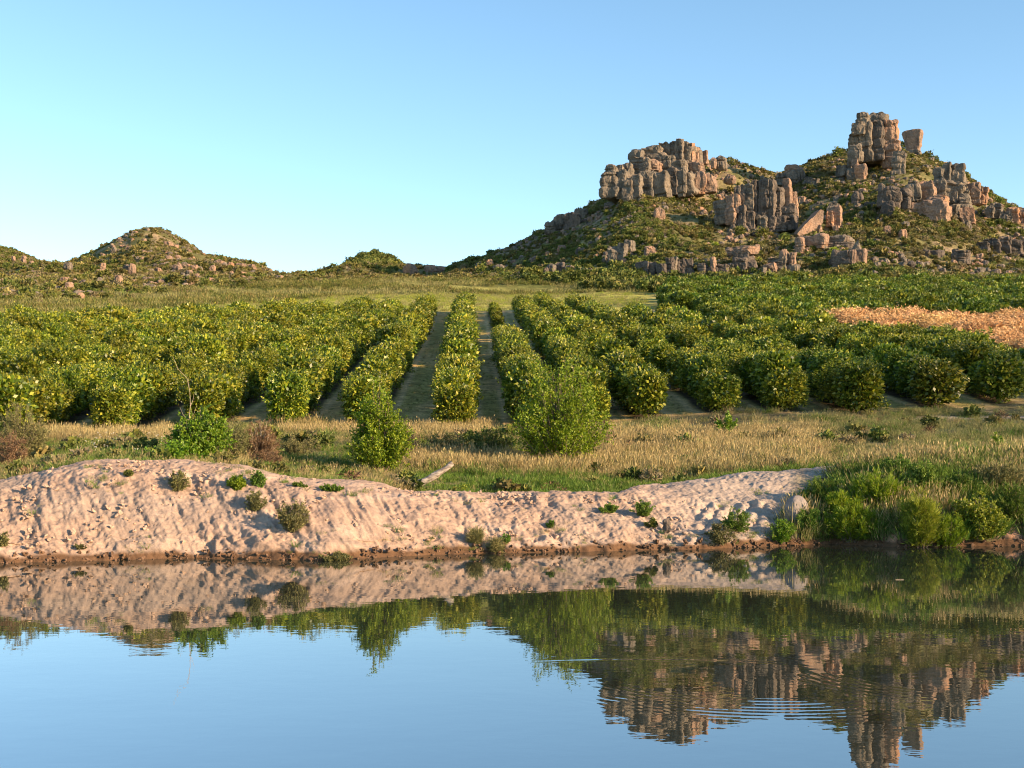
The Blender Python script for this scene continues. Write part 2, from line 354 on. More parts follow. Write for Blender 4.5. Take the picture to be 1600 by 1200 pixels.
# ------------------------------------------------------------------ ground sheets
dense = np.linspace(-60, 1660, 1050)
PXB = np.concatenate([np.linspace(-900, -70, 50), dense, np.linspace(1672, 2500, 50)])
t = np.concatenate([np.linspace(0, .08, 5), np.linspace(.085, .20, 60), np.linspace(.2045, .80, 150), np.linspace(.807, 1, 30)])
PX, TT = np.meshgrid(PXB, t)
dw = Dw(PX); y0 = dw - 1.2; y1 = dw + _bdd(PX) + 2.6
Y = y0 + (y1 - y0) * TT; X = (PX - 800) / F * Y; Z = T(X, Y)
sandend = dw + _bdd(PX) + .9 + .35 * fbm(X * 1.2, Y * 1.2, seed=40)
right = sst(1225, 1290, PX + 18 * fbm(X * 1.1, Y * .9, seed=41))
shelf = sst(1325, 1345, PX) * 0 + (Y > dw + _bdd(PX) - 3.2) * (1 - sst(1315, 1345, PX + 14 * fbm(X * 1.5, Y * 1.5, seed=42)))
sand = np.maximum(1 - right, shelf * right) * (1 - sst(sandend - .3, sandend + .3, Y))
redpatch = np.maximum(np.exp(-((PX - 1395) / 16) ** 2) * (Y < dw + .8), np.exp(-((PX - 1585) / 30) ** 2) * (Y < dw + 1.5))
sand = np.maximum(sand, redpatch)
u = X + .85 * (Z - 1)
steep = 1 - sst(dw + 3.0, dw + 4.6, Y)
clod = fbm(u * 3.8, (Y + Z) * 2.3 - X * .7, oc=4, seed=50, gain=.65)
lump = fbm(X * .55, (Y + Z) * .5, oc=2, seed=51)
streak = ridged(u * 2.4, (Y + Z) * .22, oc=3, seed=52)
smoothz = .35 * np.clip(sst(.1, .5, fbm(X * .28, (Y + Z) * .3, oc=2, seed=53)), 0, 1)
smoothz = np.maximum(smoothz, sst(440, 520, PX) * (1 - sst(600, 650, PX)) * .9)
fine = fbm(u * 8.5, Y * 7 + Z * 8.5, oc=4, seed=54, gain=.7)
pit = -np.clip(vn(X * 3.1, (Y + Z) * 2.6, seed=55) - .45, 0, 1) * 1.2
disp = lump * .11 + steep * (clod * .031 * (1 - smoothz * .6) + streak * (.012 + .045 * smoothz)) + (1 - steep) * clod * .03 + steep * .060 * fbm(u * 3.0, (Y + Z) * .55, oc=3, seed=57) - steep * .10 * np.clip(ridged(u * .9, (Y + Z) * .16, oc=2, seed=58) - .75, 0, 1) + fine * .022 * (1 - smoothz * .55) + pit * .14 * (1 - smoothz * .7)
ruts = sst(1075, 1100, PX) * (1 - sst(1195, 1215, PX)) * sst(dw + .8, dw + 1.4, Y) * (1 - sst(dw + 2.8, dw + 3.3, Y))
disp = disp + ruts * .13 * (np.abs(np.sin((X - .45 * (Y - dw)) * 5.2)) - .5)
disp = disp * sst(dw - .05, dw + .4, Y) * (1 - sst(y1 - 1.2, y1 - .1, Y))
edge = (Y < dw + .6) * (Y > dw - .1) * .10 * fbm(X * 2.2, Y * 3, oc=3, seed=56)
Y2 = Y - disp * .55 * steep - edge; Z2 = Z + disp * .8
def colr(*c): return np.array(c, float)
def mixc(a, b, t): return a + (b - a) * t[..., None]
sc = np.broadcast_to(colr(.35, .25, .188), X.shape + (3,)).copy()
sc = mixc(sc, colr(.43, .315, .24), sst(-.2, .7, fbm(X * .8, (Y + Z), oc=3, seed=60)))
sc = mixc(sc, colr(.30, .235, .19), sst(.0, .8, fbm(X * .35 + 4, (Y + Z) * .4, oc=2, seed=61)) * .7)
sc = mixc(sc, colr(.40, .345, .29), sst(950, 1150, PX) * .6)
sc = mixc(sc, colr(.50, .28, .17), redpatch)
gcn = mixc(np.broadcast_to(colr(.13, .11, .06), X.shape + (3,)), colr(.08, .10, .03), sst(-.3, .5, fbm(X, Y, seed=62)))
wet = 1 - sst(.12, .26, Z + .07 * fbm(X * 1.3, Y, oc=3, seed=63))
col = mixc(gcn, sc, sand); col = mixc(col, colr(.13, .075, .042), wet)
grid('riverbank', X, Y2, Z2, M['bank'], col)

# field
PXF = np.concatenate([np.linspace(-1300, -100, 60), np.linspace(-90, 1690, 620), np.linspace(1700, 2900, 60)])
tf = np.linspace(0, 1, 330)
PX, TT = np.meshgrid(PXF, tf)
ys = Dw(PX) + _bdd(PX) + 2.3
Y = ys * (262 / ys) ** TT; X = (PX - 800) / F * Y; Z = T(X, Y) + .015 * fbm(X * 2, Y * 2, seed=70)
x0 = X + .0325 * Y
rows = np.array(ROWS); dist = np.min(np.abs(x0[..., None] - rows[None, None, :]), axis=2)
grass = mixc(np.broadcast_to(colr(.16, .135, .070), X.shape + (3,)), colr(.105, .12, .045), sst(-.5, .4, fbm(X * .3, Y * .3, oc=3, seed=71)))
grass = mixc(grass, colr(.115, .085, .06), ((PX > 620) * (PX < 830) * sst(57, 59, Y) * (1 - sst(66, 68, Y))) * .9)
grass = mixc(grass, colr(.33, .25, .14), sst(.1, .6, fbm(X * .22 + 9, Y * .4, oc=3, seed=72)) * .8)
mown = mixc(np.broadcast_to(colr(.56, .39, .16), X.shape + (3,)), colr(.40, .32, .10), sst(-.4, .4, fbm(X * .6, Y * .15, oc=3, seed=73)))
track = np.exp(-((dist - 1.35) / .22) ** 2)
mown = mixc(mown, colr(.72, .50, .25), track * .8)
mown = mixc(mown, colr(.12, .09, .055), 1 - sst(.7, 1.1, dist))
_e = np.interp(PX, [250, 900, 1000, 1150, 1500, 1600], [69, 71, 73.5, 75, 75.5, 79]); inrow = sst(_e, _e + 3, Y) * (1 - sst(199, 204, Y))
inrow = np.where(PX < 250, sst(62, 66, Y) * (1 - sst(199, 204, Y)), inrow)
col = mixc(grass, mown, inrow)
col = mixc(col, farcol(X, Y, PX, hillcol(X, Y)), sst(fend(PX) + 1, fend(PX) + 5, Y) * (1 - sst(990, 1060, PX) * (1 - sst(255, 260, Y))))
# pale track on the right
ty = 73.5 + (PX > 0) * .0
trk = np.exp(-((Y - 73.0) / .6) ** 2) * sst(1400, 1530, PX)
col = mixc(col, colr(.50, .40, .32), trk)
col = mixc(col, colr(.15, .115, .07), sst(138, 142, Y) * sst(1100, 1200, PX) * (1 - sst(144, 148, Y)) * .7)
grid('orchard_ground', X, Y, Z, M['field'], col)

# hills
PXH = np.concatenate([np.linspace(-1800, -120, 90), np.linspace(-110, 1710, 760), np.linspace(1720, 3400, 90)])
th = np.linspace(0, 1, 270)
PX, TT = np.meshgrid(PXH, th)
Y = 260 + (700 - 260) * TT ** 1.1; X = (PX - 800) / F * Y; Z = T(X, Y)
hs = sst(_r0(PX), _r0(PX) + 60, Y)
Z = Z + hs * (.5 * ridged(X / 6, Y / 6, oc=3, seed=80) )
c = farcol(X, Y, PX, hillcol(X, Y))
grid('hillside', X, Y, Z, M['hill'], c)
def farhill(name, pts, D, depth, seed):
    xs = np.linspace(pts[0][0], pts[-1][0], 160); prof = np.interp(xs, [p[0] for p in pts], [p[1] for p in pts])
    tt = np.linspace(0, 1, 50); PX, TT = np.meshgrid(xs, tt); P = np.broadcast_to(prof, PX.shape)
    Y = D - depth + depth * 1.5 * TT; X = (PX - 800) / F * Y
    zr = zat(P, D); zb = zat(460, D)
    s = np.where(Y < D, (Y - D + depth) / depth, 1 - (Y - D) / (depth * .5) * .6)
    Z = zb - 10 + (zr - zb + 10) * np.clip(s, 0, 1) ** .8 + 1.5 * fbm(X / 18, Y / 18, seed=seed) * s
    c = mixc(np.broadcast_to(colr(.155, .125, .065), X.shape + (3,)), colr(.10, .10, .045), sst(-.4, .5, fbm(X / 12, Y / 12, oc=4, seed=seed + 1)))
    c = mixc(c, colr(.32, .23, .15), sst(.35, .75, fbm(X / 7, Y / 7, oc=4, seed=seed + 2)) * .8)
    o = grid(name, X, Y, Z, M['hill'], c)
    return X, Y, Z
FH1 = farhill('far_hill', [(-700,420),(-450,380),(-250,362),(-120,372),(0,389),(35,398),(50,406),(70,419),(100,442),(150,470)], 900, 200, 90)
FH2 = farhill('far_hill', [(480,450),(530,434),(545,422),(560,414),(585,407),(605,412),(622,420),(635,430),(660,445)], 640, 110, 95)
# water and river bed sheet beyond it on both sides
xs = np.linspace(-700, 700, 60); yy = np.linspace(-120, 62, 40); X, Y = np.meshgrid(xs, yy)
o = grid('water', X, Y, X * 0, M['water'])
# ground that carries on to the horizon
xs = np.linspace(-5000, 5000, 60); yy = np.linspace(690, 5500, 40); X, Y = np.meshgrid(xs, yy)
grid('plain_ground', X, Y, X * 0 - 11, M['hill'], np.broadcast_to(colr(.15, .13, .06), X.shape + (3,)).copy())

# ------------------------------------------------------------------ scatter (one object for what nobody could count)
_pc = [0]
def scatter(name, protos, P, label, cat, rz=None, sc=None, idx=None, tilt=.12, seed=1):
    P = np.asarray(P, np.float32); N = len(P); rng = np.random.default_rng(seed)
    rot = np.zeros((N, 3), np.float32); rot[:, 2] = rng.uniform(0, 6.283, N) if rz is None else rz
    rot[:, 0] = rng.normal(0, tilt, N); rot[:, 1] = rng.normal(0, tilt, N)
    sc = np.ones(N) if sc is None else np.asarray(sc); idx = rng.integers(0, len(protos), N) if idx is None else idx
    _pc[0] += 1
    col = bpy.data.collections.new('patterns%d' % _pc[0])
    for i, pm in enumerate(protos):
        po = bpy.data.objects.new('pattern_%02d_%02d' % (_pc[0], i), pm); col.objects.link(po)
    m = bpy.data.meshes.new(name); m.vertices.add(N); m.vertices.foreach_set('co', P.ravel())
    a = m.attributes.new('rot', 'FLOAT_VECTOR', 'POINT'); a.data.foreach_set('vector', rot.ravel())
    a = m.attributes.new('scl', 'FLOAT', 'POINT'); a.data.foreach_set('value', np.asarray(sc, np.float32))
    a = m.attributes.new('idx', 'INT', 'POINT'); a.data.foreach_set('value', np.asarray(idx, np.int32))
    o = ob(name, m); tag(o, label, cat, None, 'stuff')
    ng = bpy.data.node_groups.new(name, 'GeometryNodeTree')
    ng.interface.new_socket('Geometry', in_out='INPUT', socket_type='NodeSocketGeometry')
    ng.interface.new_socket('Geometry', in_out='OUTPUT', socket_type='NodeSocketGeometry')
    n, l = ng.nodes, ng.links
    gi, go = n.new('NodeGroupInput'), n.new('NodeGroupOutput'); ip = n.new('GeometryNodeInstanceOnPoints')
    ci = n.new('GeometryNodeCollectionInfo'); ci.inputs['Collection'].default_value = col
    ci.inputs['Separate Children'].default_value = True; ci.inputs['Reset Children'].default_value = True
    def na(nm, ty):
        x = n.new('GeometryNodeInputNamedAttribute'); x.data_type = ty; x.inputs['Name'].default_value = nm
        return x.outputs['Attribute']
    mp = n.new('GeometryNodeMeshToPoints'); l.new(gi.outputs[0], mp.inputs[0])
    l.new(mp.outputs[0], ip.inputs['Points']); l.new(ci.outputs[0], ip.inputs['Instance'])
    ip.inputs['Pick Instance'].default_value = True
    l.new(na('idx', 'INT'), ip.inputs['Instance Index']); l.new(na('scl', 'FLOAT'), ip.inputs['Scale'])
    er = n.new('FunctionNodeEulerToRotation'); l.new(na('rot', 'FLOAT_VECTOR'), er.inputs[0]); l.new(er.outputs[0], ip.inputs['Rotation'])
    l.new(ip.outputs[0], go.inputs[0])
    md = o.modifiers.new('scatter', 'NODES'); md.node_group = ng
    return o

# ------------------------------------------------------------------ plant meshes
def leaves(P, Dr, L, Wd, rng, fold=0.0):
    """one diamond leaf per point: P base, Dr direction, L length, Wd width"""
    N = len(P); Dr = Dr / (np.linalg.norm(Dr, axis=1, keepdims=True) + 1e-9)
    r = rng.normal(size=(N, 3)); sd = np.cross(Dr, r); sd /= np.linalg.norm(sd, axis=1, keepdims=True) + 1e-9
    L = np.broadcast_to(L, N)[:, None]; Wd = np.broadcast_to(Wd, N)[:, None]
    V = np.stack([P, P + Dr * L * .45 + sd * Wd * .5, P + Dr * L, P + Dr * L * .45 - sd * Wd * .5], 1).reshape(-1, 3)
    return V, np.arange(4 * N).reshape(N, 4)
def join(parts):
    V, Fq, o = [], [], 0
    for v, f in parts: V.append(v); Fq.append(f + o); o += len(v)
    return np.concatenate(V), np.concatenate(Fq)
def tube(pts, rad, k=5):
    pts = np.asarray(pts, float); n = len(pts); V = []
    for i in range(n):
        d = pts[min(i + 1, n - 1)] - pts[max(i - 1, 0)]; d = d / (np.linalg.norm(d) + 1e-9)
        a = np.cross(d, [0.3, .9, .1]); a /= np.linalg.norm(a) + 1e-9; b = np.cross(d, a)
        for j in range(k):
            th = 6.28318 * j / k; V.append(pts[i] + rad[i] * (a * math.cos(th) + b * math.sin(th)))
    Fq = [[i * k + j, i * k + (j + 1) % k, (i + 1) * k + (j + 1) % k, (i + 1) * k + j] for i in range(n - 1) for j in range(k)]
    for e in (0, (n - 1) * k):
        Fq.append([e, e + 1, e + 2, e + 3])
        if k > 4: Fq.append([e, e + 3, e + 4, e + 4])
    Fq = [f for f in Fq if len(set(f)) == 4]
    return np.array(V), np.array(Fq)
def crown(seed, rx, ry, h, z0, nclump, nleaf, L, Wd, k=3.0, inner=700, lump=.16):
    rng = np.random.default_rng(seed)
    d = rng.normal(size=(nclump, 3)); kn = (np.abs(d) ** k).sum(1) ** (1 / k); p = d / kn[:, None]
    rr = 1 - lump * .6 + lump * fbm(p[:, 0] * 1.7 + seed, p[:, 1] * 1.7, p[:, 2] * 1.7, oc=3, seed=seed) - np.abs(rng.normal(0, .07, nclump))
    cc = p * rr[:, None] * [rx, ry, h / 2] + [0, 0, z0 + h / 2]
    out = p * [1, 1, .8]
    P = np.repeat(cc, nleaf, 0) + rng.normal(0, .10, (nclump * nleaf, 3)) * (L / .15)
    Dr = np.repeat(out, nleaf, 0) * .7 + rng.normal(0, .65, (nclump * nleaf, 3)) + [0, 0, .15]
    sz = rng.uniform(.7, 1.25, len(P))
    a = leaves(P, Dr, L * sz, Wd * sz, rng)
    d = rng.normal(size=(inner, 3)); p = d / ((np.abs(d) ** k).sum(1) ** (1 / k))[:, None]
    P = p * rng.uniform(.45, .85, (inner, 1)) * [rx, ry, h / 2] + [0, 0, z0 + h / 2]
    b = leaves(P, p + rng.normal(0, .8, P.shape), L * 2.2, Wd * 2.6, rng)
    return join([a, b])
def trunk_mesh(seed, h, r, spread, nb=5):
    rng = np.random.default_rng(seed); parts = []
    parts.append(tube([(0, 0, -.15), (rng.normal(0, .03), rng.normal(0, .03), h * .3), (rng.normal(0, .08), rng.normal(0, .08), h * .6)], [r, r * .8, r * .5], 6))
    for i in range(nb):
        a = rng.uniform(0, 6.28); e = spread * rng.uniform(.5, .9)
        parts.append(tube([(0, 0, h * .22), (math.cos(a) * e * .5, math.sin(a) * e * .5, h * .5), (math.cos(a) * e, math.sin(a) * e, h * .8)], [r * .5, r * .35, r * .12], 5))
    return join(parts)
CIT = []
for s in range(5):
    v, f = crown(100 + s, 1.32, 1.36, 2.95, .12, 520, 12, .125, .07, 2.4, 1500, .60)
    v2, f2 = trunk_mesh(s, 2.6, .09, 1.0)
    CIT.append((mesh_np('crown', v, f, M['citrus']), mesh_np('trunk', v2, f2, M['bark'])))
CITL = []
for s in range(4):
    v, f = crown(130 + s, 1.36, 1.36, 2.95, .08, 300, 9, .18, .105, 2.6, 600, .42)
    CITL.append(mesh_np('crown', v, f, M['citrus']))
CITD = []
for s in range(4):
    v, f = crown(140 + s, 1.7, 1.6, 3.0, .1, 300, 9, .21, .12, 2.3, 600, .45)
    CITD.append(mesh_np('crown', v, f, M['citrus_dark']))
DRY = []
for s in range(3):
    v, f = crown(150 + s, 1.5, 1.45, 2.9, .2, 330, 9, .20, .075, 2.4, 300, .35)
    v2, f2 = trunk_mesh(20 + s, 2.9, .08, 1.2, 8)
    DRY.append((mesh_np('crown', v, f, M['dry_leaf']), mesh_np('trunk', v2, f2, M['bark'])))

# ------------------------------------------------------------------ the orchard
rng = np.random.default_rng(11)
NUM = ['first','second','third','fourth','fifth','sixth','seventh','eighth','ninth','tenth','eleventh','twelfth','thirteenth','fourteenth','fifteenth','sixteenth','seventeenth','eighteenth']
trees = []; dead = []
for k, x0 in enumerate(ROWS):
    Yv = front(k); j = 0
    while Yv < 201.5:
        if inblock1(k, Yv):
            x = rowx(x0, Yv); px = 800 + F * x / Yv
            sc_ = float(rng.uniform(.84, 1.12)) * (1 - .14 * float(sst(130, 180, Yv))) * (1 + .06 * math.sin(k * 3.1 + j * .8))
            keep = True
            if k == MID + 1 and Yv > 118: sc_ *= .60 if j % 3 else .42
            if k == MID + 1 and 140 < Yv < 150: keep = False
            if k == MID + 2 and 128 < Yv < 134: keep = False
            if k == MID + 3 and (98 < Yv < 104 or 112 < Yv < 116): keep = False
            if k == MID - 2 and j == 1: keep = False
            if k == MID - 2 and j == 0: sc_ = .98
            if k == MID + 4 and (92 < Yv < 97): keep = False
            if rng.random() < .03 and j > 2: keep = False
            if keep and -260 < px < 1860:
                d = (px > 1318 and Yv > 97 + (1600 - px) * .085 and k >= MID + 6)
                if d and Yv > 131: Yv += 2.25; j += 1; continue
                (dead if d else trees).append((Yv, x + float(rng.normal(0, .12)), k, j, sc_))
        Yv += 2.25; j += 1
trees.sort(key=lambda t: t[0] if -15 < 800 + F * t[1] / t[0] < 1615 else t[0] + 1000)
near, rest = trees[:300], trees[300:]
def rowname(k):
    if k == MID: return 'the middle row'
    if k < MID: return 'the %s row left of middle' % NUM[min(MID - k - 1, 17)]
    return 'the %s row right of middle' % NUM[min(k - MID - 1, 17)]
count = {}
for Yv, x, k, j, sc_ in near:
    count[k] = count.get(k, 0) + 1; n_ = count[k]
    if n_ == 1: lab = 'leafy citrus tree at the river end of ' + rowname(k)
    elif n_ <= 9: lab = 'citrus tree, %s from the river in %s' % (NUM[n_ - 1], rowname(k))
    else: lab = 'citrus tree further uphill in %s' % rowname(k)
    r = empty('citrus_tree', (x, Yv, T1(x, Yv) - .03), lab, 'citrus tree', 'citrus trees in ' + rowname(k), float(rng.choice([0, 1, 2, 3])) * 1.5708 + float(rng.normal(0, .15)) + (0 if k < MID + 3 else 0), (sc_ * (.95 if k < MID + 3 else 1.22), sc_ * float(rng.uniform(.93, 1.03)), sc_ * float(rng.uniform(.90, 1.10))))
    cm, tm = CIT[int(rng.integers(0, 5))]
    ob('crown', cm, r); ob('trunk', tm, r)
P = np.array([(x, Yv, T1(x, Yv) - .03) for Yv, x, k, j, s in rest])
scatter('citrus_orchard', CITL, P, 'mass of citrus trees filling the far end of the sloping orchard', 'citrus trees', sc=[t[4] for t in rest], tilt=.02, seed=3)
for i, (Yv, x, k, j, sc_) in enumerate(dead):
    r = empty('dead_citrus_tree', (x, Yv, T1(x, Yv)), 'dead citrus tree with dry orange leaves in the bare patch at right', 'dead tree', 'dead orange citrus trees at the right edge of the orchard', float(rng.uniform(-.1, .1)), (sc_ * 1.7, sc_ * 1.15, sc_ * .98))
    cm, tm = DRY[i % 3]; ob('crown', cm, r); ob('trunk', tm, r)
# upper block on the right, rows laid out across the slope
P, SC = [], []
for q in range(18):
    for j in range(60):
        s = j * 2.7; Yv = 143 + q * 6.2 + s * -.10 + float(rng.normal(0, .25)); x = 24 - q * .2 + s + float(rng.normal(0, .25))
        px = 800 + F * x / Yv
        lo = 1090 if Yv < 170 else 1040
        if px < lo or px > 1900 or Yv < 139 or Yv > 250: continue
        if rng.random() < .03: continue
        P.append((x, Yv, T1(x, Yv) - .05)); SC.append(rng.uniform(.85, 1.2))
scatter('citrus_orchard', CITD, np.array(P), 'dark green citrus trees in the upper orchard block below the rocky hill', 'citrus trees', sc=SC, tilt=.02, seed=4)
# ------------------------------------------------------------------ rocks
def cubesphere(n):
    g = np.linspace(-1, 1, n + 1); A, B = np.meshgrid(g, g); V, Fq, o = [], [], 0
    one = np.ones_like(A); i = np.arange((n + 1) ** 2).reshape(n + 1, n + 1)
    q = np.stack([i[:-1, :-1].ravel(), i[:-1, 1:].ravel(), i[1:, 1:].ravel(), i[1:, :-1].ravel()], 1)
    for ax in range(3):
        for s in (-1, 1):
            P = [None] * 3; P[ax] = one * s; P[(ax + 1) % 3] = A * s; P[(ax + 2) % 3] = B
            V.append(np.stack([p.ravel() for p in P], 1)); Fq.append(q + o); o += (n + 1) ** 2
    V = np.concatenate(V); Fq = np.concatenate(Fq)
    key = np.round(V * n * 2).astype(int); _, first, inv = np.unique(key, axis=0, return_index=True, return_inverse=True)
    return V[first], inv.reshape(-1)[Fq]
_cs = {n: cubesphere(n) for n in (6, 9, 12, 16)}
def rock_np(w, d, h, seed, n=12, k=7.0, cuts=6, taper=0.0, rough=.10, groove=.10, strata=.06, ragged=.14):
    V, Fq = _cs[n]; rng = np.random.default_rng(seed)
    p = V / ((np.abs(V) ** k).sum(1) ** (1 / k))[:, None]
    for _ in range(cuts):
        nn = rng.normal(size=3); nn[2] *= .45; nn /= np.linalg.norm(nn); sup = (np.abs(nn).sum()) * rng.uniform(.62, .90)
        ex = np.maximum(0, p @ nn - sup); p = p - ex[:, None] * nn
    hz = (p[:, 2] + 1) / 2
    p = p * np.stack([1 - taper * hz, 1 - taper * hz, np.ones_like(hz)], 1)
    p[:, :2] += .12 * fbm(p[:, 0] * 1.1 + seed, p[:, 1] * 1.1, p[:, 2] * 1.1, oc=2, seed=seed % 97)[:, None] * [1, 1]
    q = p * [w / 2, d / 2, h / 2]
    s = max(.5, min(w, h) / 2)
    rad = np.stack([p[:, 0], p[:, 1], 0 * p[:, 0]], 1); rad /= np.linalg.norm(rad, axis=1, keepdims=True) + 1e-6
    f = 1.6 / s
    g = -np.clip(ridged(q[:, 0] * f * .9 + seed, q[:, 1] * f * .9, q[:, 2] * f * .12, oc=2, seed=3) - .55, 0, 1) * groove * 2.2
    st = -np.clip(ridged(q[:, 0] * f * .15, q[:, 1] * f * .15, q[:, 2] * f * 1.1 + seed, oc=2, seed=4) - .6, 0, 1) * strata * 2.2
    rg = rough * fbm(q[:, 0] * f * 1.4 + seed, q[:, 1] * f * 1.4, q[:, 2] * f * 1.2, oc=3, seed=5)
    q = q + rad * ((g + st + rg) * s)[:, None]
    top = np.clip(p[:, 2], 0, 1) ** 2
    q[:, 2] += ragged * s * top * 1.3 * np.round(2.5 * vn(q[:, 0] * f * 1.1 + seed, q[:, 1] * f * 1.1, seed=6)) / 2.5 + rough * s * .5 * fbm(q[:, 0] * f, q[:, 1] * f, q[:, 2] * f, seed=7)
    q[:, 2] -= q[:, 2].min()
    return q, Fq
_rs = [500]
def rock_mesh(name, w, d, h, mat, n=12, **kw):
    _rs[0] += 1
    v, f = rock_np(w, d, h, _rs[0], n, **kw)
    return mesh_np(name, v, f, mat)
def prism_mesh(name, poly, depth, mat, seed=0):
    """upright outline poly [(x,z)] extruded back in y, edges subdivided and roughened"""
    pts = []
    for i in range(len(poly)):
        a, b = np.array(poly[i], float), np.array(poly[(i + 1) % len(poly)], float); m_ = max(2, int(np.linalg.norm(b - a) / .7))
        for j in range(m_): pts.append(a + (b - a) * j / m_)
    pts = np.array(pts); N = len(pts); c = pts.mean(0); V, Fq = [], []
    rings = [(0, .0), (0, .55), (0, 1), (1, 1), (2, 1), (3, 1), (4, 1), (5, 1), (5, .5), (5, 0)]
    for r_, s_ in rings:
        q = c + (pts - c) * max(s_, .02); V.append(np.stack([q[:, 0], np.full(N, depth * r_ / 5), q[:, 1]], 1))
    V = np.concatenate(V); V = V + .16 * np.stack([fbm(V[:, 0] * .7 + i * 9, V[:, 1] * .7, V[:, 2] * .7, oc=3, seed=seed + i) for i in range(3)], 1)
    for r_ in range(len(rings) - 1):
        for j in range(N): Fq.append([r_ * N + j, r_ * N + (j + 1) % N, (r_ + 1) * N + (j + 1) % N, (r_ + 1) * N + j])
    return mesh_np(name, V, np.array(Fq), mat)
ROCKBOX = []
def crag(name, label, cat, blocks, mat='rock', D=None, yaw=-.55, group=None, base=None, part='rock_block'):
    bx = (min(b[0] for b in blocks) + max(b[1] for b in blocks)) / 2; by = max(b[3] for b in blocks)
    D = hit(bx, by - 1, 200)[1]
    rx = (bx - 800) / F * D; rzv = zat(by, D)
    root = empty(name, (rx, D, rzv), label, cat, group)
    rg_ = random.Random(int(bx * 7 + by))
    for b in blocks:
        x0, x1, ya, yb = b[:4]; bxx = (x0 + x1) / 2; do = b[4] if len(b) > 4 else 0; mt = b[5] if len(b) > 5 and b[5] else mat; kw = b[6] if len(b) > 6 else {}
        d = min(D + do * .7, hit(bxx, yb, 200)[1] + 1.0); w = (x1 - x0) / F * d; h = (yb - ya) / F * d + .8; a = yaw + rg_.uniform(-.16, .16)
        dep = kw.pop('dep', None) or max(w * .75, 2.2) * rg_.uniform(.85, 1.15)
        wr = max(w * .62, (w - dep * abs(math.sin(a)) * .75) / math.cos(a)) * rg_.uniform(1.3, 1.75)
        n = 16 if (x1 - x0) > 24 or (yb - ya) > 34 else (12 if (x1 - x0) > 11 else 9)
        kw.setdefault('taper', rg_.uniform(-.04, .16)); kw.setdefault('ragged', .15); kw.setdefault('k', rg_.choice([6, 8, 10, 14])); kw.setdefault('strata', .14); kw.setdefault('groove', .07); kw.setdefault('rough', .075); kw.setdefault('cuts', 8)
        h *= rg_.uniform(.97, 1.05); m = rock_mesh(part, wr, dep, h, M[mt], n, **kw)
        zb = zat(yb, d) - .8
        c = ob(part, m, root, ((x0 + x1) / 2 / F * d - 800 / F * d - rx, d - D + dep * .35 + rg_.uniform(-.6, .8), zb - rzv), a); c.rotation_euler = (rg_.uniform(-.05, .05), rg_.uniform(-.06, .06), a)
        ROCKBOX.append((x0, x1, ya, yb, d))
    return root
O, DK = 'rock_orange', 'rock_dark'
crag('rocky_summit', 'broad layered sandstone summit crag with a pale lower wall on the left peak', 'rock outcrop', [
 (943,966,270,305,0), (945,964,257,277,3), (963,979,266,307,0), (975,990,280,311,-2), (988,1004,275,312,-2), (1001,1024,267,307,0,None,dict(cuts=3,k=10)), (1020,1047,268,306,0,None,dict(cuts=3,k=10)), (955,1000,272,306,1.5,None,dict(cuts=5,k=9,dep=9)), (1040,1096,270,303,2.5,None,dict(cuts=5,k=9,dep=9)), (1000,1050,240,268,14,None,dict(cuts=6,k=7,dep=10)), (1046,1092,226,262,17,None,dict(cuts=6,k=8,dep=9)),
 (1045,1060,263,301,1,DK), (1058,1073,267,304,0), (1068,1084,268,302,0), (1079,1100,269,299,1,O), (1096,1119,272,297,2,O),
 (953,974,259,275,6), (972,991,255,275,7), (983,1009,234,253,13,None,dict(k=4)), (986,1012,246,268,9), (1008,1032,227,252,14), (1010,1035,248,266,8,O,dict(k=3)), (1030,1052,243,262,11),
 (1031,1050,223,254,16), (1046,1058,220,256,15), (1055,1068,219,258,14), (1065,1078,221,259,14), (1075,1087,225,260,14,O), (1083,1093,229,256,16,O), (1091,1099,233,254,17), (1098,1108,235,253,18,O),
 (1046,1075,252,272,9), (1074,1096,255,272,9,O)], D=436)
crag('boulder_pair', 'two tawny boulders on the skyline just right of the broad summit crag', 'boulders', [(1111,1121,245,259,0,O,dict(k=3)), (1118,1136,243,262,2,None,dict(k=3)), (1133,1150,271,283,-20,O,dict(k=3))], D=462, part='boulder')
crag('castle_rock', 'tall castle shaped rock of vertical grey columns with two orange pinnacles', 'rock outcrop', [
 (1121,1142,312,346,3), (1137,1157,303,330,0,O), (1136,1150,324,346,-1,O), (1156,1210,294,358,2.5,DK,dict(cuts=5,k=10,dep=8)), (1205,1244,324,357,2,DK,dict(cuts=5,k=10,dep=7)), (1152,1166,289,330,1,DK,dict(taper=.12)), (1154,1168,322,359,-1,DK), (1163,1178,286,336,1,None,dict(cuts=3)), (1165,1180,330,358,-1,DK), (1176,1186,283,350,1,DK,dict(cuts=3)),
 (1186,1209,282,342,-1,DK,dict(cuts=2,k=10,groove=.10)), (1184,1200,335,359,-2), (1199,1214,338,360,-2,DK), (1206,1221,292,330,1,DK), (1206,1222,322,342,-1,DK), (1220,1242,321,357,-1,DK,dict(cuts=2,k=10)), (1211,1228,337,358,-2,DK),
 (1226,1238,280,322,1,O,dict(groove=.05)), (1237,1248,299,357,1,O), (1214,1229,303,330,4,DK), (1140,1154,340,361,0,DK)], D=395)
crag('leaning_slab', 'smooth orange slab of rock leaning like a ramp beside the castle rock', 'rock', [(1262,1285,354,368,4,O)], D=372)
_D = bpy.data.objects['leaning_slab'].location.y - 3
def pxs(x, y): return ((x - 1265) / F * _D, -(y - 368) / F * _D)
o = ob('slab', prism_mesh('slab', [pxs(1243,366), pxs(1284,326), pxs(1289,329), pxs(1288,346), pxs(1277,362), pxs(1262,369), pxs(1248,370)], 3.2, M['rock_orange'], 3), bpy.data.objects['leaning_slab'])
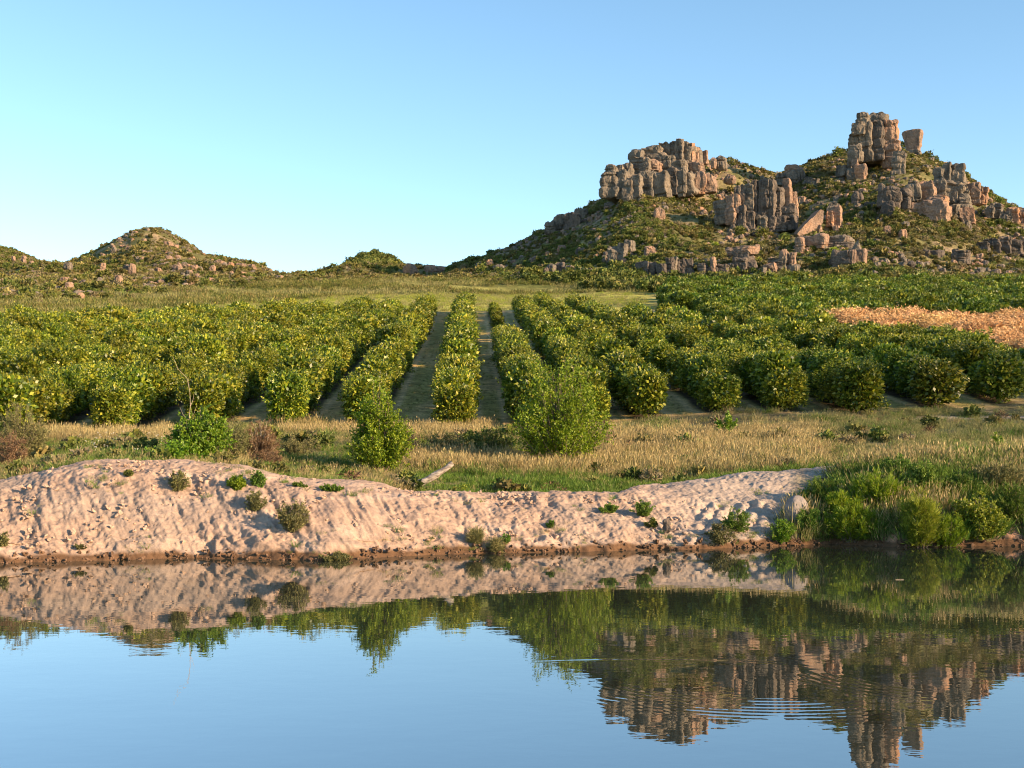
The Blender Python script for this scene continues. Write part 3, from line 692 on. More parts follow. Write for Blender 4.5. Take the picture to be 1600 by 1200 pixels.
_r = bpy.data.objects['leaning_slab'].location; o.location = (1265 / F * _D - 800 / F * _D - _r.x, -3, zat(368, _D) - _r.z); o.rotation_euler = (0, 0, .25)
crag('balanced_pillar', 'knobbly stacked rock pillar standing right of the leaning orange slab', 'rock', [(1292,1304,330,350,0,O), (1294,1314,317,333,1), (1304,1316,322,354,0,O), (1297,1315,344,356,0), (1303,1314,352,367,0,O), (1288,1298,352,366,2)], D=371)
crag('fallen_slabs', 'flat pinkish slabs lying below the stacked rock pillar', 'rocks', [(1260,1293,367,386,0,O,dict(cuts=3)), (1292,1336,366,378,0,None,dict(k=3)), (1300,1332,376,388,-2,DK,dict(k=3)), (1244,1258,372,392,-2,O)], D=362, part='rock_slab')
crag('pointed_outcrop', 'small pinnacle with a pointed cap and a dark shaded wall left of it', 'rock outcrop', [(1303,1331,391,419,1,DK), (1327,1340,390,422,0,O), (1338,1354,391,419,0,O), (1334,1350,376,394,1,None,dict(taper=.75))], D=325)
crag('tumbled_rocks', 'jumble of brown rocks among bushes below the leaning slab', 'rocks', [(1219,1234,389,405,2,O,dict(k=3)), (1234,1247,393,415,0,O), (1206,1232,402,420,0), (1196,1216,412,430,-1,O), (1228,1250,412,428,-1), (1185,1200,418,434,-2)], D=318)
crag('ledge_outcrop', 'dark stepped ledge with a pale flat cap stone below the castle rock', 'rock outcrop', [(1144,1179,384,393,1,O,dict(k=5)), (1148,1176,391,412,2,DK), (1150,1168,404,424,0,DK), (1164,1182,408,428,0,DK), (1138,1152,410,430,0)], D=322)
crag('finger_rock', 'thin pale finger rock on a dark broken cliff above the upper orchard', 'rock outcrop', [(1112,1121,401,420,0,O), (1104,1123,418,434,0,DK), (1121,1138,414,432,1,DK), (1091,1106,412,434,2,DK)], D=315)
crag('low_cliff', 'long low dark cliff half hidden by scrub at the foot of the left peak', 'rock outcrop', [(1040,1054,402,424,1,DK), (1050,1060,401,420,0), (1056,1072,406,428,1,DK), (1070,1086,404,432,1,DK), (1028,1042,412,436,0,DK), (1014,1030,410,430,3,DK), (996,1014,408,428,4,DK)], D=318)
crag('pale_outcrop', 'broad pale grey outcrop in the shaded slope left of the lone pink boulder', 'rock outcrop', [(951,968,386,412,0), (964,980,381,411,0), (976,990,376,396,2)], D=333)
crag('grey_outcrop', 'low grey rubbly outcrop at the foot of the left slope', 'rock outcrop', [(843,858,420,438,0,DK), (854,870,413,434,1), (868,884,409,432,1,DK), (880,896,416,432,0,DK), (896,912,418,431,1), (910,926,420,430,2)], D=312)
crag('slope_crag', 'grey crag breaking the left skyline below the broad summit', 'rock outcrop', [(852,868,346,362,0), (865,884,338,358,3), (884,906,334,358,5,DK), (899,920,326,346,9)], D=425)
crag('summit_tower', 'massive sandstone tower crowning the highest peak', 'rock tower', [
 (1328,1346,226,250,-2), (1334,1363,208,249,0,None,dict(cuts=3)), (1338,1364,190,226,0,None,dict(cuts=3)), (1334,1352,191,207,-1), (1336,1398,194,248,2.5,None,dict(cuts=6,k=9,dep=12)), (1339,1358,177,196,1), (1357,1388,176,196,3,None,dict(k=3,taper=.2)), (1360,1382,190,248,0,DK,dict(cuts=2,groove=.10)),
 (1378,1402,190,240,0,O), (1392,1402,190,216,0,O), (1380,1410,218,258,-2,O,dict(k=4)), (1396,1412,236,276,-4)], D=492)
crag('balanced_rock', 'top heavy reddish rock balanced on a narrow foot beside the summit tower', 'balanced rock', [(1423,1436,201,240,0,O,dict(taper=-.95,k=7,cuts=1,ragged=.03,groove=.05,strata=.04)), (1423,1440,234,246,0)], D=495)
crag('pinnacle_group', 'cluster of slim orange pinnacles below the left side of the summit tower', 'rock pinnacles', [(1324,1333,245,272,2), (1332,1343,241,278,0,O), (1337,1352,257,286,-1,O), (1327,1340,262,284,-1), (1309,1327,258,272,3)], D=462)
crag('big_orange_boulder', 'huge rounded orange boulder on the right flank of the highest peak', 'boulder', [(1429,1486,309,349,0,O,dict(k=3.2,cuts=4,rough=.16)), (1450,1484,304,330,3,O,dict(k=4))], D=405, part='boulder')
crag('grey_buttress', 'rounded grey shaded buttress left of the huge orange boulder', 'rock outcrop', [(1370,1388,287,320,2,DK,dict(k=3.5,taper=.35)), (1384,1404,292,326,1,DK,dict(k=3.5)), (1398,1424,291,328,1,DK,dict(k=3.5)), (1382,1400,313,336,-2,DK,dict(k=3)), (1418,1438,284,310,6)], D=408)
crag('shoulder_crag', 'broken crag forming the right shoulder of the highest peak', 'rock outcrop', [(1437,1463,283,314,0,O), (1462,1520,286,340,5,None,dict(cuts=6,k=7,dep=12)), (1474,1506,260,290,12,None,dict(cuts=6,k=7)), (1460,1480,280,306,3), (1476,1498,283,312,3), (1494,1514,288,320,2), (1500,1520,310,334,-2), (1484,1502,318,342,-3), (1505,1522,324,346,-4,O), (1472,1487,253,284,10), (1485,1508,257,290,9), (1462,1476,262,284,10), (1514,1530,286,316,4,O), (1526,1542,292,316,5,O)], D=415)
crag('lone_grey_boulder', 'single upright grey boulder in the scrub below the pinnacles', 'boulder', [(1332,1351,296,321,0,DK,dict(k=3,taper=.25))], D=410, part='boulder')
crag('edge_crag', 'tan crag at the right edge of the hill', 'rock outcrop', [(1550,1568,318,337,1), (1562,1580,330,350,-1), (1574,1592,326,354,0,O), (1588,1612,326,354,1,O), (1540,1554,322,338,2)], D=420)
crag('dark_bluff', 'dark low bluff of broken rock at the right edge halfway down the slope', 'rock outcrop', [(1529,1548,378,396,0,DK), (1544,1564,374,398,0,DK), (1560,1580,372,398,1,DK), (1576,1600,374,400,0,DK), (1596,1620,374,400,0,DK)], D=345)
crag('dark_ledges', 'thin broken dark ledges in the scrub left of the low bluff', 'rock outcrop', [(1440,1456,391,402,0,DK), (1454,1474,392,406,-1,DK), (1488,1502,390,404,0,DK), (1498,1516,393,408,-1,DK)], D=335)
crag('saddle_ridge_rocks', 'row of tan blocks on the skyline saddle left of the summit tower', 'rocks', [(1228,1252,259,274,2,O), (1230,1246,268,287,0), (1246,1258,266,286,1), (1256,1270,276,292,-1), (1268,1282,278,293,-2), (1214,1230,270,286,2)], D=470)
# single boulders on the slopes: (x0, x1, y top, y base, label, material)
BL = [(1006,1026,384,406,'lone round pink boulder perched on the shaded lower slope',O),
 (870,885,383,399,'small bright pink leaning boulder high on the left slope',O), (827,845,400,415,'square orange boulder low on the left slope',O),
 (851,860,394,402,'small yellowish boulder between two orange boulders on the left slope',O),
 (758,772,406,420,'pointed pink boulder at the foot of the left slope',O), (742,758,410,420,'flat grey boulder beside the pointed pink boulder','rock'), (770,790,414,424,'low grey slab right of the pointed pink boulder','rock'),
 (628,652,412,431,'rounded pink boulder in the saddle left of the hill',O), (662,682,414,428,'broad pink boulder in the saddle nearer to the hill',O), (680,697,416,427,'low pink boulder touching the broad boulder in the saddle',O),
 (97,113,409,425,'grey pink boulder on the skyline between the two left hills','rock'), (96,107,434,446,'upper of two bright orange boulders at the left foot of the conical hill',O), (103,112,442,458,'lower of two bright orange boulders at the left foot of the conical hill',O), (112,120,436,447,'small orange boulder right of the bright orange pair',O), (120,130,458,468,'half buried tan boulder in scrub below the orange pair',O),
 (196,204,385,397,'upright pink stone near the top of the conical hill',O), (218,231,373,383,'flat pink boulder just under the top of the conical hill',O), (250,268,378,386,'low pink ledge right of the top of the conical hill',O), (268,278,383,390,'small tan boulder on the right shoulder of the conical hill',O),
 (174,181,386,398,'thin pointed stone on the left skyline of the conical hill','rock'), (146,164,420,435,'pale boulder group piece on the left flank of the conical hill',O), (155,165,412,428,'upright tan rock above the pale boulder on the left flank',O),
 (192,202,414,430,'dark grey twin of the tall orange rock on the conical hill',DK), (200,211,413,432,'tall orange rock in the middle of the conical hill',O), (241,251,419,430,'square tan boulder right of the tall orange rock',O), (177,190,432,449,'big squared orange boulder low on the conical hill',O), (208,213,438,448,'small narrow pale stone low on the conical hill',O), (150,160,434,446,'shaded brown boulder left of the big squared orange one','rock'),
 (196,203,455,462,'small pale block at the foot of the conical hill',O), (268,285,414,426,'wide tan boulder right of centre on the conical hill',O), (295,310,416,424,'low tan rock right of the wide tan boulder',O), (325,337,415,427,'rounded orange rock on the right flank of the conical hill',O), (333,350,407,417,'orange ledge on the right skyline of the conical hill',O), (352,366,411,419,'small ledge block next along the right skyline',O), (366,384,412,421,'broad orange block on the long right ridge',O), (385,400,413,424,'last orange block on the long right ridge of the conical hill',O), (258,268,400,408,'small pink rock in the upper right face of the conical hill',O),
 (1288,1300,284,292,'pale stone in the scrub between castle rock and summit','rock'), (1300,1312,306,316,'pale flat stone above the leaning slab','rock'), (1246,1262,308,322,'tan boulder behind the right end of castle rock',O), (1258,1270,312,322,'small tan boulder behind the leaning slab',O),
 (1381,1394,354,370,'bright cream standing stone in the lower right scrub',O), (1405,1419,360,376,'orange standing stone right of the cream standing stone',O), (1407,1424,348,358,'pale boulder below the grey buttress','rock'), (1366,1378,348,358,'brown boulder left of the pale boulder','rock'), (1374,1384,343,351,'small tan boulder above the brown boulder',O),
 (1500,1520,346,360,'flat brown boulder below the shoulder crag','rock'), (1523,1532,357,362,'small white stone on the right slope',O), (1557,1566,352,361,'small pink stone on the right slope',O), (1535,1546,330,340,'rounded boulder between shoulder crag and edge crag','rock'),
 (1450,1462,246,252,'pale flat stone right of the balanced rock','rock'), (1440,1452,258,264,'tan flat stone below the balanced rock','rock'), (1420,1436,248,254,'long pale slab below the foot of the balanced rock','rock'), (1367,1378,246,252,'small pale stone at the foot of the summit tower','rock'),
 (1520,1538,410,420,'low tan rock just above the orchard at right',O), (1548,1556,412,418,'small orange rock just above the orchard at right',O), (1526,1538,398,408,'orange boulder below the dark bluff',O),
 (1030,1046,322,330,'pale stones below the broad summit crag','rock'), (1022,1040,326,346,'pink capped grey boulder in the middle of the shaded slope',O), (900,918,388,396,'flat grey rock on the shaded slope','rock'), (944,958,316,324,'grey boulder at the left foot of the summit crag','rock'),
 (1210,1222,386,396,'tan rock at the left edge of the tumbled rocks',O), (32,41,399,414,'tall pink crag piece on the far left hill',O), (37,46,414,426,'lower pink crag piece on the far left hill',O), (17,24,400,406,'pale rock left of the pink crag on the far left hill',O), (45,52,408,415,'pink stone on the right side of the far left hill',O)]
for b in BL:
    far = b[0] < 60
    if far: x, y, z = (b[0] + b[1] - 1600) / 2 / F * 738, 738, zat(b[3], 738)
    else: x, y, z = hit((b[0] + b[1]) / 2, b[3], 215)
    w = (b[1] - b[0]) / F * y * .92; h = (b[3] - b[2]) / F * y + .9
    m = rock_mesh('boulder', w, max(w * .8, 1.6), h, M[b[5]], 12, k=random.choice([3, 4, 5]), rough=.13)
    o = ob('boulder', m, None, (x, y + w * .3, z - .8), random.uniform(-.6, -.1)); tag(o, b[4], 'boulder', 'boulders on the hills')
# rubble too small to count
rng = np.random.default_rng(21)
rub = [mesh_np('rubble', *rock_np(1.5, 1.2, 1.1, 900 + i, 6, k=3), M[mm]) for i, mm in enumerate(['rock', 'rock_orange', 'rock', 'rock_dark', 'rock_orange'])]
N = 22000; Yr = rng.uniform(225, 520, N); pxr = rng.uniform(-80, 1690, N); keep = (Yr > _r0(pxr) + 8) & (Yr < _rD(pxr) + 2)
Xr = (pxr - 800) / F * Yr; keep &= (fbm(Xr / 16, Yr / 20, oc=3, seed=33) > .05) & ~((pxr > 440) & (pxr < 720)); Xr, Yr = Xr[keep], Yr[keep]
scatter('rubble', rub, np.stack([Xr, Yr, T(Xr, Yr) - .1], 1), 'small weathered stones scattered over the hill slopes', 'rocks', sc=rng.uniform(.3, 1.15, len(Xr)) ** 1.2 * 1.1, tilt=.4, seed=5)
Yr = rng.uniform(720, 900, 700); pxr = rng.uniform(-250, 100, 700); Xr = (pxr - 800) / F * Yr

# ------------------------------------------------------------------ scrub on the hills
def shrubm(name, seed, mat, L=.42, Wd=.30, nc=42, nl=5, h=1.5):
    v, f = crown(seed, 1.0, 1.0, h, -.1, nc, nl, L, Wd, 2.2, 40, .4); return mesh_np(name, v, f, M[mat])
SHR = [shrubm('shrub', 200 + i, 'fynbos') for i in range(3)] + [shrubm('shrub', 210 + i, 'fynbos_green', h=1.7) for i in range(3)] + [shrubm('shrub', 220 + i, 'fynbos_grey', L=.36, Wd=.16) for i in range(2)]
N = 250000; Yr = rng.uniform(205, 520, N); Xr = rng.uniform(-300, 260, N); pxr = 800 + F * Xr / Yr
keep = (pxr > -90) & (pxr < 1700) & (Yr < _rD(pxr) + 5) & (Yr > _r0(pxr) - 18)
keep &= ~((pxr < 960) & (Yr < _r0(pxr) + 4 + 10 * vn(Xr / 14, Yr / 8, seed=91)) & (vn(Xr / 12, Yr / 3, seed=90) < .45))
cl = fbm(Xr / 12, Yr / 12, oc=3, seed=34); keep &= rng.random(N) < .50 + .45 * cl
Xr, Yr, pxr, cl = Xr[keep], Yr[keep], pxr[keep], cl[keep]
foot = np.clip((_r0(pxr) + 45 - Yr) / 45, 0, 1) * (pxr > 820)
shade = sst(690, 760, pxr) * (1 - sst(1020, 1120, pxr))
gp = np.clip(.12 + .6 * foot + .25 * shade + .35 * fbm(Xr / 25, Yr / 25, oc=2, seed=35), 0, .95)
r_ = rng.random(len(Xr)); idx = np.where(r_ < gp, rng.integers(3, 6, len(Xr)), np.where(rng.random(len(Xr)) < .32, rng.integers(6, 8, len(Xr)), rng.integers(0, 3, len(Xr))))
scl = rng.uniform(.24, .58, len(Xr)) * (1 + .3 * cl) + foot * rng.uniform(0, .8, len(Xr)) + (rng.random(len(Xr)) < .03) * .55; print('scrub', len(scl))
scatter('hillside_scrub', SHR, np.stack([Xr, Yr, T(Xr, Yr) + .15], 1), 'dense low scrub covering the rocky hill slopes', 'scrub', sc=scl, idx=idx, tilt=.15, seed=6)
for nm, (FX, FY, FZ), lab, n_ in (('far_hill_scrub', FH1, 'low scrub on the hill at the far left edge', 5000), ('far_hill_scrub', FH2, 'dense shade-darkened bush covering the small distant hill in the middle', 5200)):
    ii = rng.integers(0, FX.size, n_ * 3); Q = np.stack([FX.ravel()[ii], FY.ravel()[ii], FZ.ravel()[ii]], 1) + rng.normal(0, 1.5, (len(ii), 3)) * [1, 1, .1]
    pq = 800 + F * Q[:, 0] / Q[:, 1]; Q = Q[(pq > -120)]
    if FH2[0] is FX: scatter(nm, SHR[3:6], Q[:n_], lab, 'scrub', sc=rng.uniform(.8, 2.0, len(Q[:n_])), seed=7)  # only the darker green shrubs, so this hill's shade is put into their colour
    else: scatter(nm, SHR, Q[:n_], lab, 'scrub', sc=rng.uniform(.6, 1.3, len(Q[:n_])), seed=8)
SHRB = crown(231, 1, 1, 1.4, -.1, 42, 6, .4, .10, 2.2, 30, .4)
# bushes and small trees that stand out on the hills, each one a thing
def hilltree(px, py, hpx, label, kind='fynbos_green', wr=1.0, D=None):
    x, y, z = hit(px, py, 215) if D is None else ((px - 800) / F * D, D, zat(py, D))
    h = hpx / F * y; _rs[0] += 1
    v, f = crown(_rs[0], .50 * wr, .5, .9, .12, 70, 6, .11, .075, 2.3, 90, .4)
    r = empty('hillside_tree', (x, y, z - .3), label, 'small tree', 'small trees and large bushes on the hills', 0, h)
    ob('crown', mesh_np('crown', v, f, M[kind]), r)
    v, f = trunk_mesh(_rs[0], .8, .035, .3, 4); ob('trunk', mesh_np('trunk', v, f, M['bark']), r)
HT = [(1308,246,14,'round dark bush on the skyline left of the summit tower'), (1297,256,10,'small dark bush on the skyline further down left of the summit tower'), (1407,238,16,'dark bush between the summit tower and the balanced rock'), (1450,246,12,'dark bush right of the foot of the balanced rock'), (1462,250,9,'low bush on the skyline right of the balanced rock'),
 (1560,322,14,'round bush on the right skyline beside the edge crag'), (1543,310,9,'small bush on the right skyline below the shoulder crag'), (1140,256,11,'green bush on the skyline right of the twin boulders'), (1165,264,9,'small green bush on the skyline dip'), (1180,270,7,'last small bush before the skyline saddle'),
 (1345,190,0,''), (585,402,12,'tallest tree on top of the small dark middle hill'), (653,414,9,'dark round tree in the saddle between two pink boulders'), (766,397,11,'dark bush on the left slope skyline'), (735,408,8,'dark bush low on the left slope skyline'), (838,372,8,'small bush on the skyline of the left slope'), (500,436,14,'slim dark conifer like tree in the low saddle'), (486,440,9,'olive bush left of the slim tree'), (470,441,10,'round olive bush at the end of the conical hill'), (521,437,9,'grey green bush right of the slim tree'),
 (1118,388,10,'yellow green bush above the finger rock'), (1156,370,14,'light green bush left of the leaning slab'), (1190,374,16,'broad green tree below castle rock'), (1225,380,15,'green tree at the foot of the leaning slab'), (1303,404,16,'pale yellow green bush under the fallen slabs'), (1130,406,12,'grey olive bush by the finger rock'), (1187,402,10,'green bush beside the dark stepped ledge'), (1186,414,11,'yellow green bush right of the dark stepped ledge'),
 (1262,446,22,'spreading grey brown thorn tree behind the upper orchard'), (1225,440,18,'grey green thorn tree beneath the tumbled rocks'), (1290,440,18,'olive thorn tree right of the spreading thorn tree'), (1345,446,20,'round green tree behind the upper orchard'), (1400,440,16,'grey green bush behind the upper orchard'), (1110,450,14,'olive bush at the foot of the low cliff'), (1070,455,14,'yellow olive bush at the left end of the upper orchard'), (1015,456,14,'olive bush between the orchard blocks and the cliff'), (955,452,16,'dark green bush at the foot of the grey outcrop'), (880,446,16,'large dark bush where the slope meets the field'), (835,444,14,'dark green bush at the left end of the slope foot'), (985,440,12,'green bush below the pale grey outcrop'),
 (275,446,18,'dark grey brown thicket tree at the right foot of the conical hill'), (300,450,17,'dark green tree beside the grey thicket'), (322,452,16,'dark round tree at the foot of the conical hill'), (230,456,10,'low dark bush at the foot of the conical hill'), (78,458,16,'dark green bush at the far left foot of the conical hill'), (48,448,13,'dark round bush near the far left rock'), (70,470,12,'dark bush at the left edge of the field'), (25,462,12,'olive bush at the left edge of the scrub'), (150,462,11,'green bush at the edge of the left field'), (1452,360,9,'dark bush right below the huge orange boulder'), (1484,366,10,'green bush right of the huge orange boulder'), (1050,300,12,'green bush growing against the pale summit wall'), (1037,310,9,'dark bush at the foot of the pale summit wall')]
KD = {'yellow green bush above the finger rock': 'yellowgreen', 'pale yellow green bush under the fallen slabs': 'yellowgreen', 'yellow green bush right of the dark stepped ledge': 'yellowgreen', 'spreading grey brown thorn tree behind the upper orchard': 'fynbos_grey', 'grey green thorn tree beneath the tumbled rocks': 'fynbos', 'olive thorn tree right of the spreading thorn tree': 'fynbos'}
for px, py, h, lab in HT:
    if not lab: continue
    kd = KD.get(lab, 'fynbos' if 'olive' in lab or 'grey' in lab else 'fynbos_green')
    D_ = 640 if lab.startswith('tallest') else None
    hilltree(px, py, h * 1.15, lab, kd, 1.0 if 'conifer' not in lab else .5, D_)

# ------------------------------------------------------------------ grass
def tuft(seed, n, h, spread, wd, lean=.35, heads=0, hm=1.0):
    rng = np.random.default_rng(seed); a = rng.uniform(0, 6.283, n); r = rng.uniform(0, 1, n) ** .6 * spread
    P = np.stack([np.cos(a) * r, np.sin(a) * r, np.full(n, -.03)], 1); L = h * rng.uniform(.5, 1.1, n)
    D_ = np.stack([np.cos(a) * lean * r / spread, np.sin(a) * lean * r / spread, np.ones(n)], 1) + rng.normal(0, .16, (n, 3))
    D_ /= np.linalg.norm(D_, axis=1, keepdims=True)
    parts = [leaves(P, D_, L * .62, wd, rng)]
    bend = D_ + np.stack([np.cos(a) * lean, np.sin(a) * lean, -.2 * np.ones(n)], 1) * .5
    parts.append(leaves(P + D_ * (L * .5)[:, None], bend, L * .55, wd * .8, rng))
    if heads:
        k = rng.integers(0, n, heads); Q = P[k] + D_[k] * (L[k] * .95)[:, None]
        parts.append(leaves(Q, bend[k] + [0, 0, .6] + rng.normal(0, .2, (heads, 3)), h * .18, wd * 1.7, rng))
    return join(parts)
TG = [mesh_np('tuft', *tuft(300 + i, 44, .58, .32, .016, .34, 12), M['drygrass']) for i in range(3)]
TP = [mesh_np('tuft', *tuft(310 + i, 42, .45, .32, .018, .45, 10), M['palegrass']) for i in range(3)]
TE = [mesh_np('tuft', *tuft(320 + i, 44, .42, .30, .024, .5), M['greengrass']) for i in range(3)]
def cloud(n, x0, x1, y0, y1, sd):
    r = np.random.default_rng(sd); return r.uniform(x0, x1, n), r.uniform(y0, y1, n), r
def backlip(px): return Dw(px) + _bdd(px)
# meadow between bank and orchard
X, Y, r = cloud(46000, -34, 40, 42, 84, 41); px = 800 + F * X / Y
pn_ = fbm(X * .35, Y * .5, oc=3, seed=42)
endY = np.where(px < 250, 65, np.where(px < 950, 71.5, np.where(px < 1100, 74, 75.5)))
ok = (Y > backlip(px) + .75) & (Y < endY + pn_ * 1.2) & (px > -60) & (px < 1660)
green = sst(620, 680, px) * (1 - sst(1000, 1060, px)) * (1 - sst(52, 54.5, Y + pn_)) + sst(1000, 1080, px) * (1 - sst(backlip(px) + 2, backlip(px) + 4, Y + pn_)) * .9 + (px < 300) * (px > 60) * (Y < 60 + pn_ * 2) + (px > 400) * (px < 560) * (Y < 60) * .6
gold = sst(860, 980, px) * (1 - sst(1240, 1340, px)) * sst(52, 55, Y) * (1 - sst(66, 70, Y)) + (px > 640) * (px < 960) * (Y > 53.5) * (Y < 58) + (px > 50) * (px < 260) * (Y > 60) + (px > 440) * (px < 760) * (Y > 66)
pn_ = pn_ + .35 * fbm(X * .12, Y * .5, oc=2, seed=77); dens = np.clip(.45 + .6 * pn_ + .45 * green + .5 * gold, .08, 1)
darkzone = ((px > 640) * (px < 820) * (Y > 58) * (Y < 68)) + ((px > 340) * (px < 560) * (Y > 55) * (Y < 66))
ok &= (r.random(len(X)) < dens * np.where(darkzone > 0, .5, 1)); ok &= ~((np.abs(Y - 73.0) < .6) & (px > 1430))
X, Y, px, green, gold, pn_ = [q[ok] for q in (X, Y, px, green, gold, pn_)]
u_ = r.random(len(X)); gr_ = np.clip(green + .18 + .35 * pn_, 0, 1); idx = np.where(u_ < np.where(green > .5, np.where(px < 600, .6, .93), gr_ * .55), 6, np.where(r.random(len(X)) < np.clip(gold * .85 + .25 - .4 * pn_ - .22 * sst(1250, 1350, px), 0, .95), 0, 3)) + r.integers(0, 3, len(X))
sc_ = r.uniform(.55, 1.15, len(X)) * (1 + .25 * pn_) * np.where(gold > .5, 1.15, .85)
scatter('meadow_grass', TG + TP + TE, np.stack([X, Y, T(X, Y)], 1), 'tall dry and green grass between the sandy bank and the orchard', 'grass', sc=sc_, idx=idx, seed=9)
X, Y, r = cloud(1000, -34, 40, 44, 80, 61); px = 800 + F * X / Y; ok = (Y > backlip(px) + 1.2) & (Y < np.interp(px, [250, 1000, 1600], [64, 71, 74])) & (fbm(X * .25, Y * .4, oc=2, seed=62) > .0); X, Y = X[ok], Y[ok]
scatter('meadow_weeds', [SHR[3], SHR[0], SHR[6], mesh_np('weed', SHRB[0], SHRB[1], M['brown'])], np.stack([X, Y, T(X, Y)], 1), 'low weeds and dry brush standing in the meadow grass', 'weeds', sc=r.uniform(.12, .42, len(X)), seed=18)
# grass over the right-hand bank
X, Y, r = cloud(15000, 8, 24, 40, 56, 43); px = 800 + F * X / Y; q = fbm(X * .6, Y * .6, oc=2, seed=44)
sandp = np.maximum(np.exp(-((px - 1395) / 15) ** 2) * (Y < Dw(px) + .9), np.exp(-((px - 1585) / 26) ** 2) * (Y < Dw(px) + 1.5)) > .4
ok = (Y > Dw(px) + .15) & (Y < backlip(px) + 1.2) & (px > 1255 + 45 * sst(1.5, 2.5, Y - Dw(px)) + 18 * q + 3.0 * np.maximum(0, Y - Dw(px) - 5.2) * 12) & (px < 1680) & ~sandp & (r.random(len(X)) < .75)
X, Y, q = X[ok], Y[ok], q[ok]; u_ = r.random(len(X)); idx = np.where(u_ < .68 + .3 * q, 6, np.where(u_ < .9 + .2 * q, 3, 0)) + r.integers(0, 3, len(X))
scatter('bank_grass', TG + TP + TE, np.stack([X, Y, T(X, Y)], 1), 'green and straw coloured grass spilling down the right bank', 'grass', sc=r.uniform(.6, 1.7, len(X)), idx=idx, seed=10)
# sparse weeds on the waterline and the sand
X, Y, r = cloud(16000, -20, 16, 37.5, 48, 45); px = 800 + F * X / Y; dl = Y - Dw(px); q = fbm(X * .8, Y * .8, oc=2, seed=46)
pr = np.where(dl < .55, np.clip(q - .15 + .35 * sst(1000, 1150, px), 0, .8), np.clip(q - .52 + .22 * sst(930, 1100, px), 0, .6)); pr = pr * np.where(dl > _bdd(px) + .6, 0, 1)
ok = (dl > .05) & (px < 1300) & (px > -40) & (r.random(len(X)) < pr * .55)
X, Y = X[ok], Y[ok]
scatter('bank_weeds', TE + TP, np.stack([X, Y, T(X, Y) + .01], 1), 'sparse short weeds on the sand and along the waterline', 'grass', sc=r.uniform(.15, .5, len(X)), seed=12)
# clods of soil and roots at the waterline
cl_ = [mesh_np('clod', *rock_np(.20, .16, .10, 950 + i, 6, k=4, rough=.35, cuts=9), plain('damp_brown_soil' if i else 'dry_pink_soil', *(((.10, .06, .035), (.20, .12, .075)) if i else ((.36, .25, .18), (.48, .34, .25))), 12)) for i in range(2)]
X, Y, r = cloud(26000, -21, 20, 37.3, 46, 47); px = 800 + F * X / Y; dl = Y - Dw(px); w_ = (dl > -.06) & (dl < .22)
ok = ((w_ & (r.random(len(X)) < .75)) | ((dl > .3) & (dl < _bdd(px) + .3) & (px < 1300) & (fbm(X * .9, Y, seed=49) > 0) & (r.random(len(X)) < .14))) & (px > -60) & (px < 1680)
X, Y, w_ = X[ok], Y[ok], w_[ok]
scatter('bank_clods', cl_, np.stack([X, Y, np.maximum(T(X, Y) - .03, -.05)], 1), 'clods of sand and damp soil lying on the bank', 'soil clods', sc=np.where(w_, r.uniform(.2, .8, len(X)), r.uniform(.12, .55, len(X))), idx=np.where(w_, 1, 0), tilt=.5, seed=13)
# mown grass in the alleys
X, Y, r = cloud(60000, -48, 52, 62, 135, 51); px = 800 + F * X / Y; x0 = X + .0325 * Y; dist = np.min(np.abs(x0[:, None] - rows[None, :]), axis=1)
ok = (px > -40) & (px < 1640) & (Y > np.where(px < 250, 63, 70)) & (r.random(len(X)) < np.where(np.abs(dist - 1.35) < .3, .06, .35)); X, Y = X[ok], Y[ok]
scatter('alley_grass', TG + TP + TP + TE, np.stack([X, Y, T(X, Y)], 1), 'short mown grass in the alleys between the citrus rows', 'grass', sc=r.uniform(.12, .34, len(X)), seed=14)
TY = [mesh_np('tuft', *tuft(330 + i, 30, .5, .5, .05, .5), M['palegrass' if i < 2 else 'yellowgreen']) for i in range(3)]
X, Y, r = cloud(15000, -105, 30, 145, 262, 52); px = 800 + F * X / Y; ok = (px > -40) & (px < 1010) & (Y > fend(px) + 4) & (Y < fend(px) + np.interp(px, [0, 600], [26, 62])) & (fbm(X / 14, Y / 5, seed=53) > -.35); X, Y = X[ok], Y[ok]
scatter('field_grass', TY, np.stack([X, Y, T(X, Y)], 1), 'yellow green grass of the open field beyond the citrus rows', 'grass', sc=r.uniform(.5, 1.3, len(X)), seed=15)
TB = [mesh_np('tuft', *tuft(340 + i, 26, .9, .9, .09, .6), M[mm]) for i, mm in enumerate(['palegrass', 'fynbos', 'palegrass', 'fynbos_green'])]
X, Y, r = cloud(52000, -160, 40, 175, 345, 54); px = 800 + F * X / Y; q = fbm(X / 40, Y / 6, oc=3, seed=55)
ok = (px > -60) & (px < 1010) & (Y > fend(px) + np.interp(px, [0, 600], [26, 62])) & (Y < _r0(px) + 12) & (r.random(len(X)) < .5 + q); X, Y, q = X[ok], Y[ok], q[ok]
scatter('fallow_grass', TB, np.stack([X, Y, T(X, Y)], 1), 'rough olive and straw grass in bands below the left hills', 'grass', sc=r.uniform(.5, 1.4, len(X)), idx=np.where(q > .1, r.integers(0, 2, len(X)) * 2 + 1, r.integers(0, 2, len(X)) * 2), seed=16)

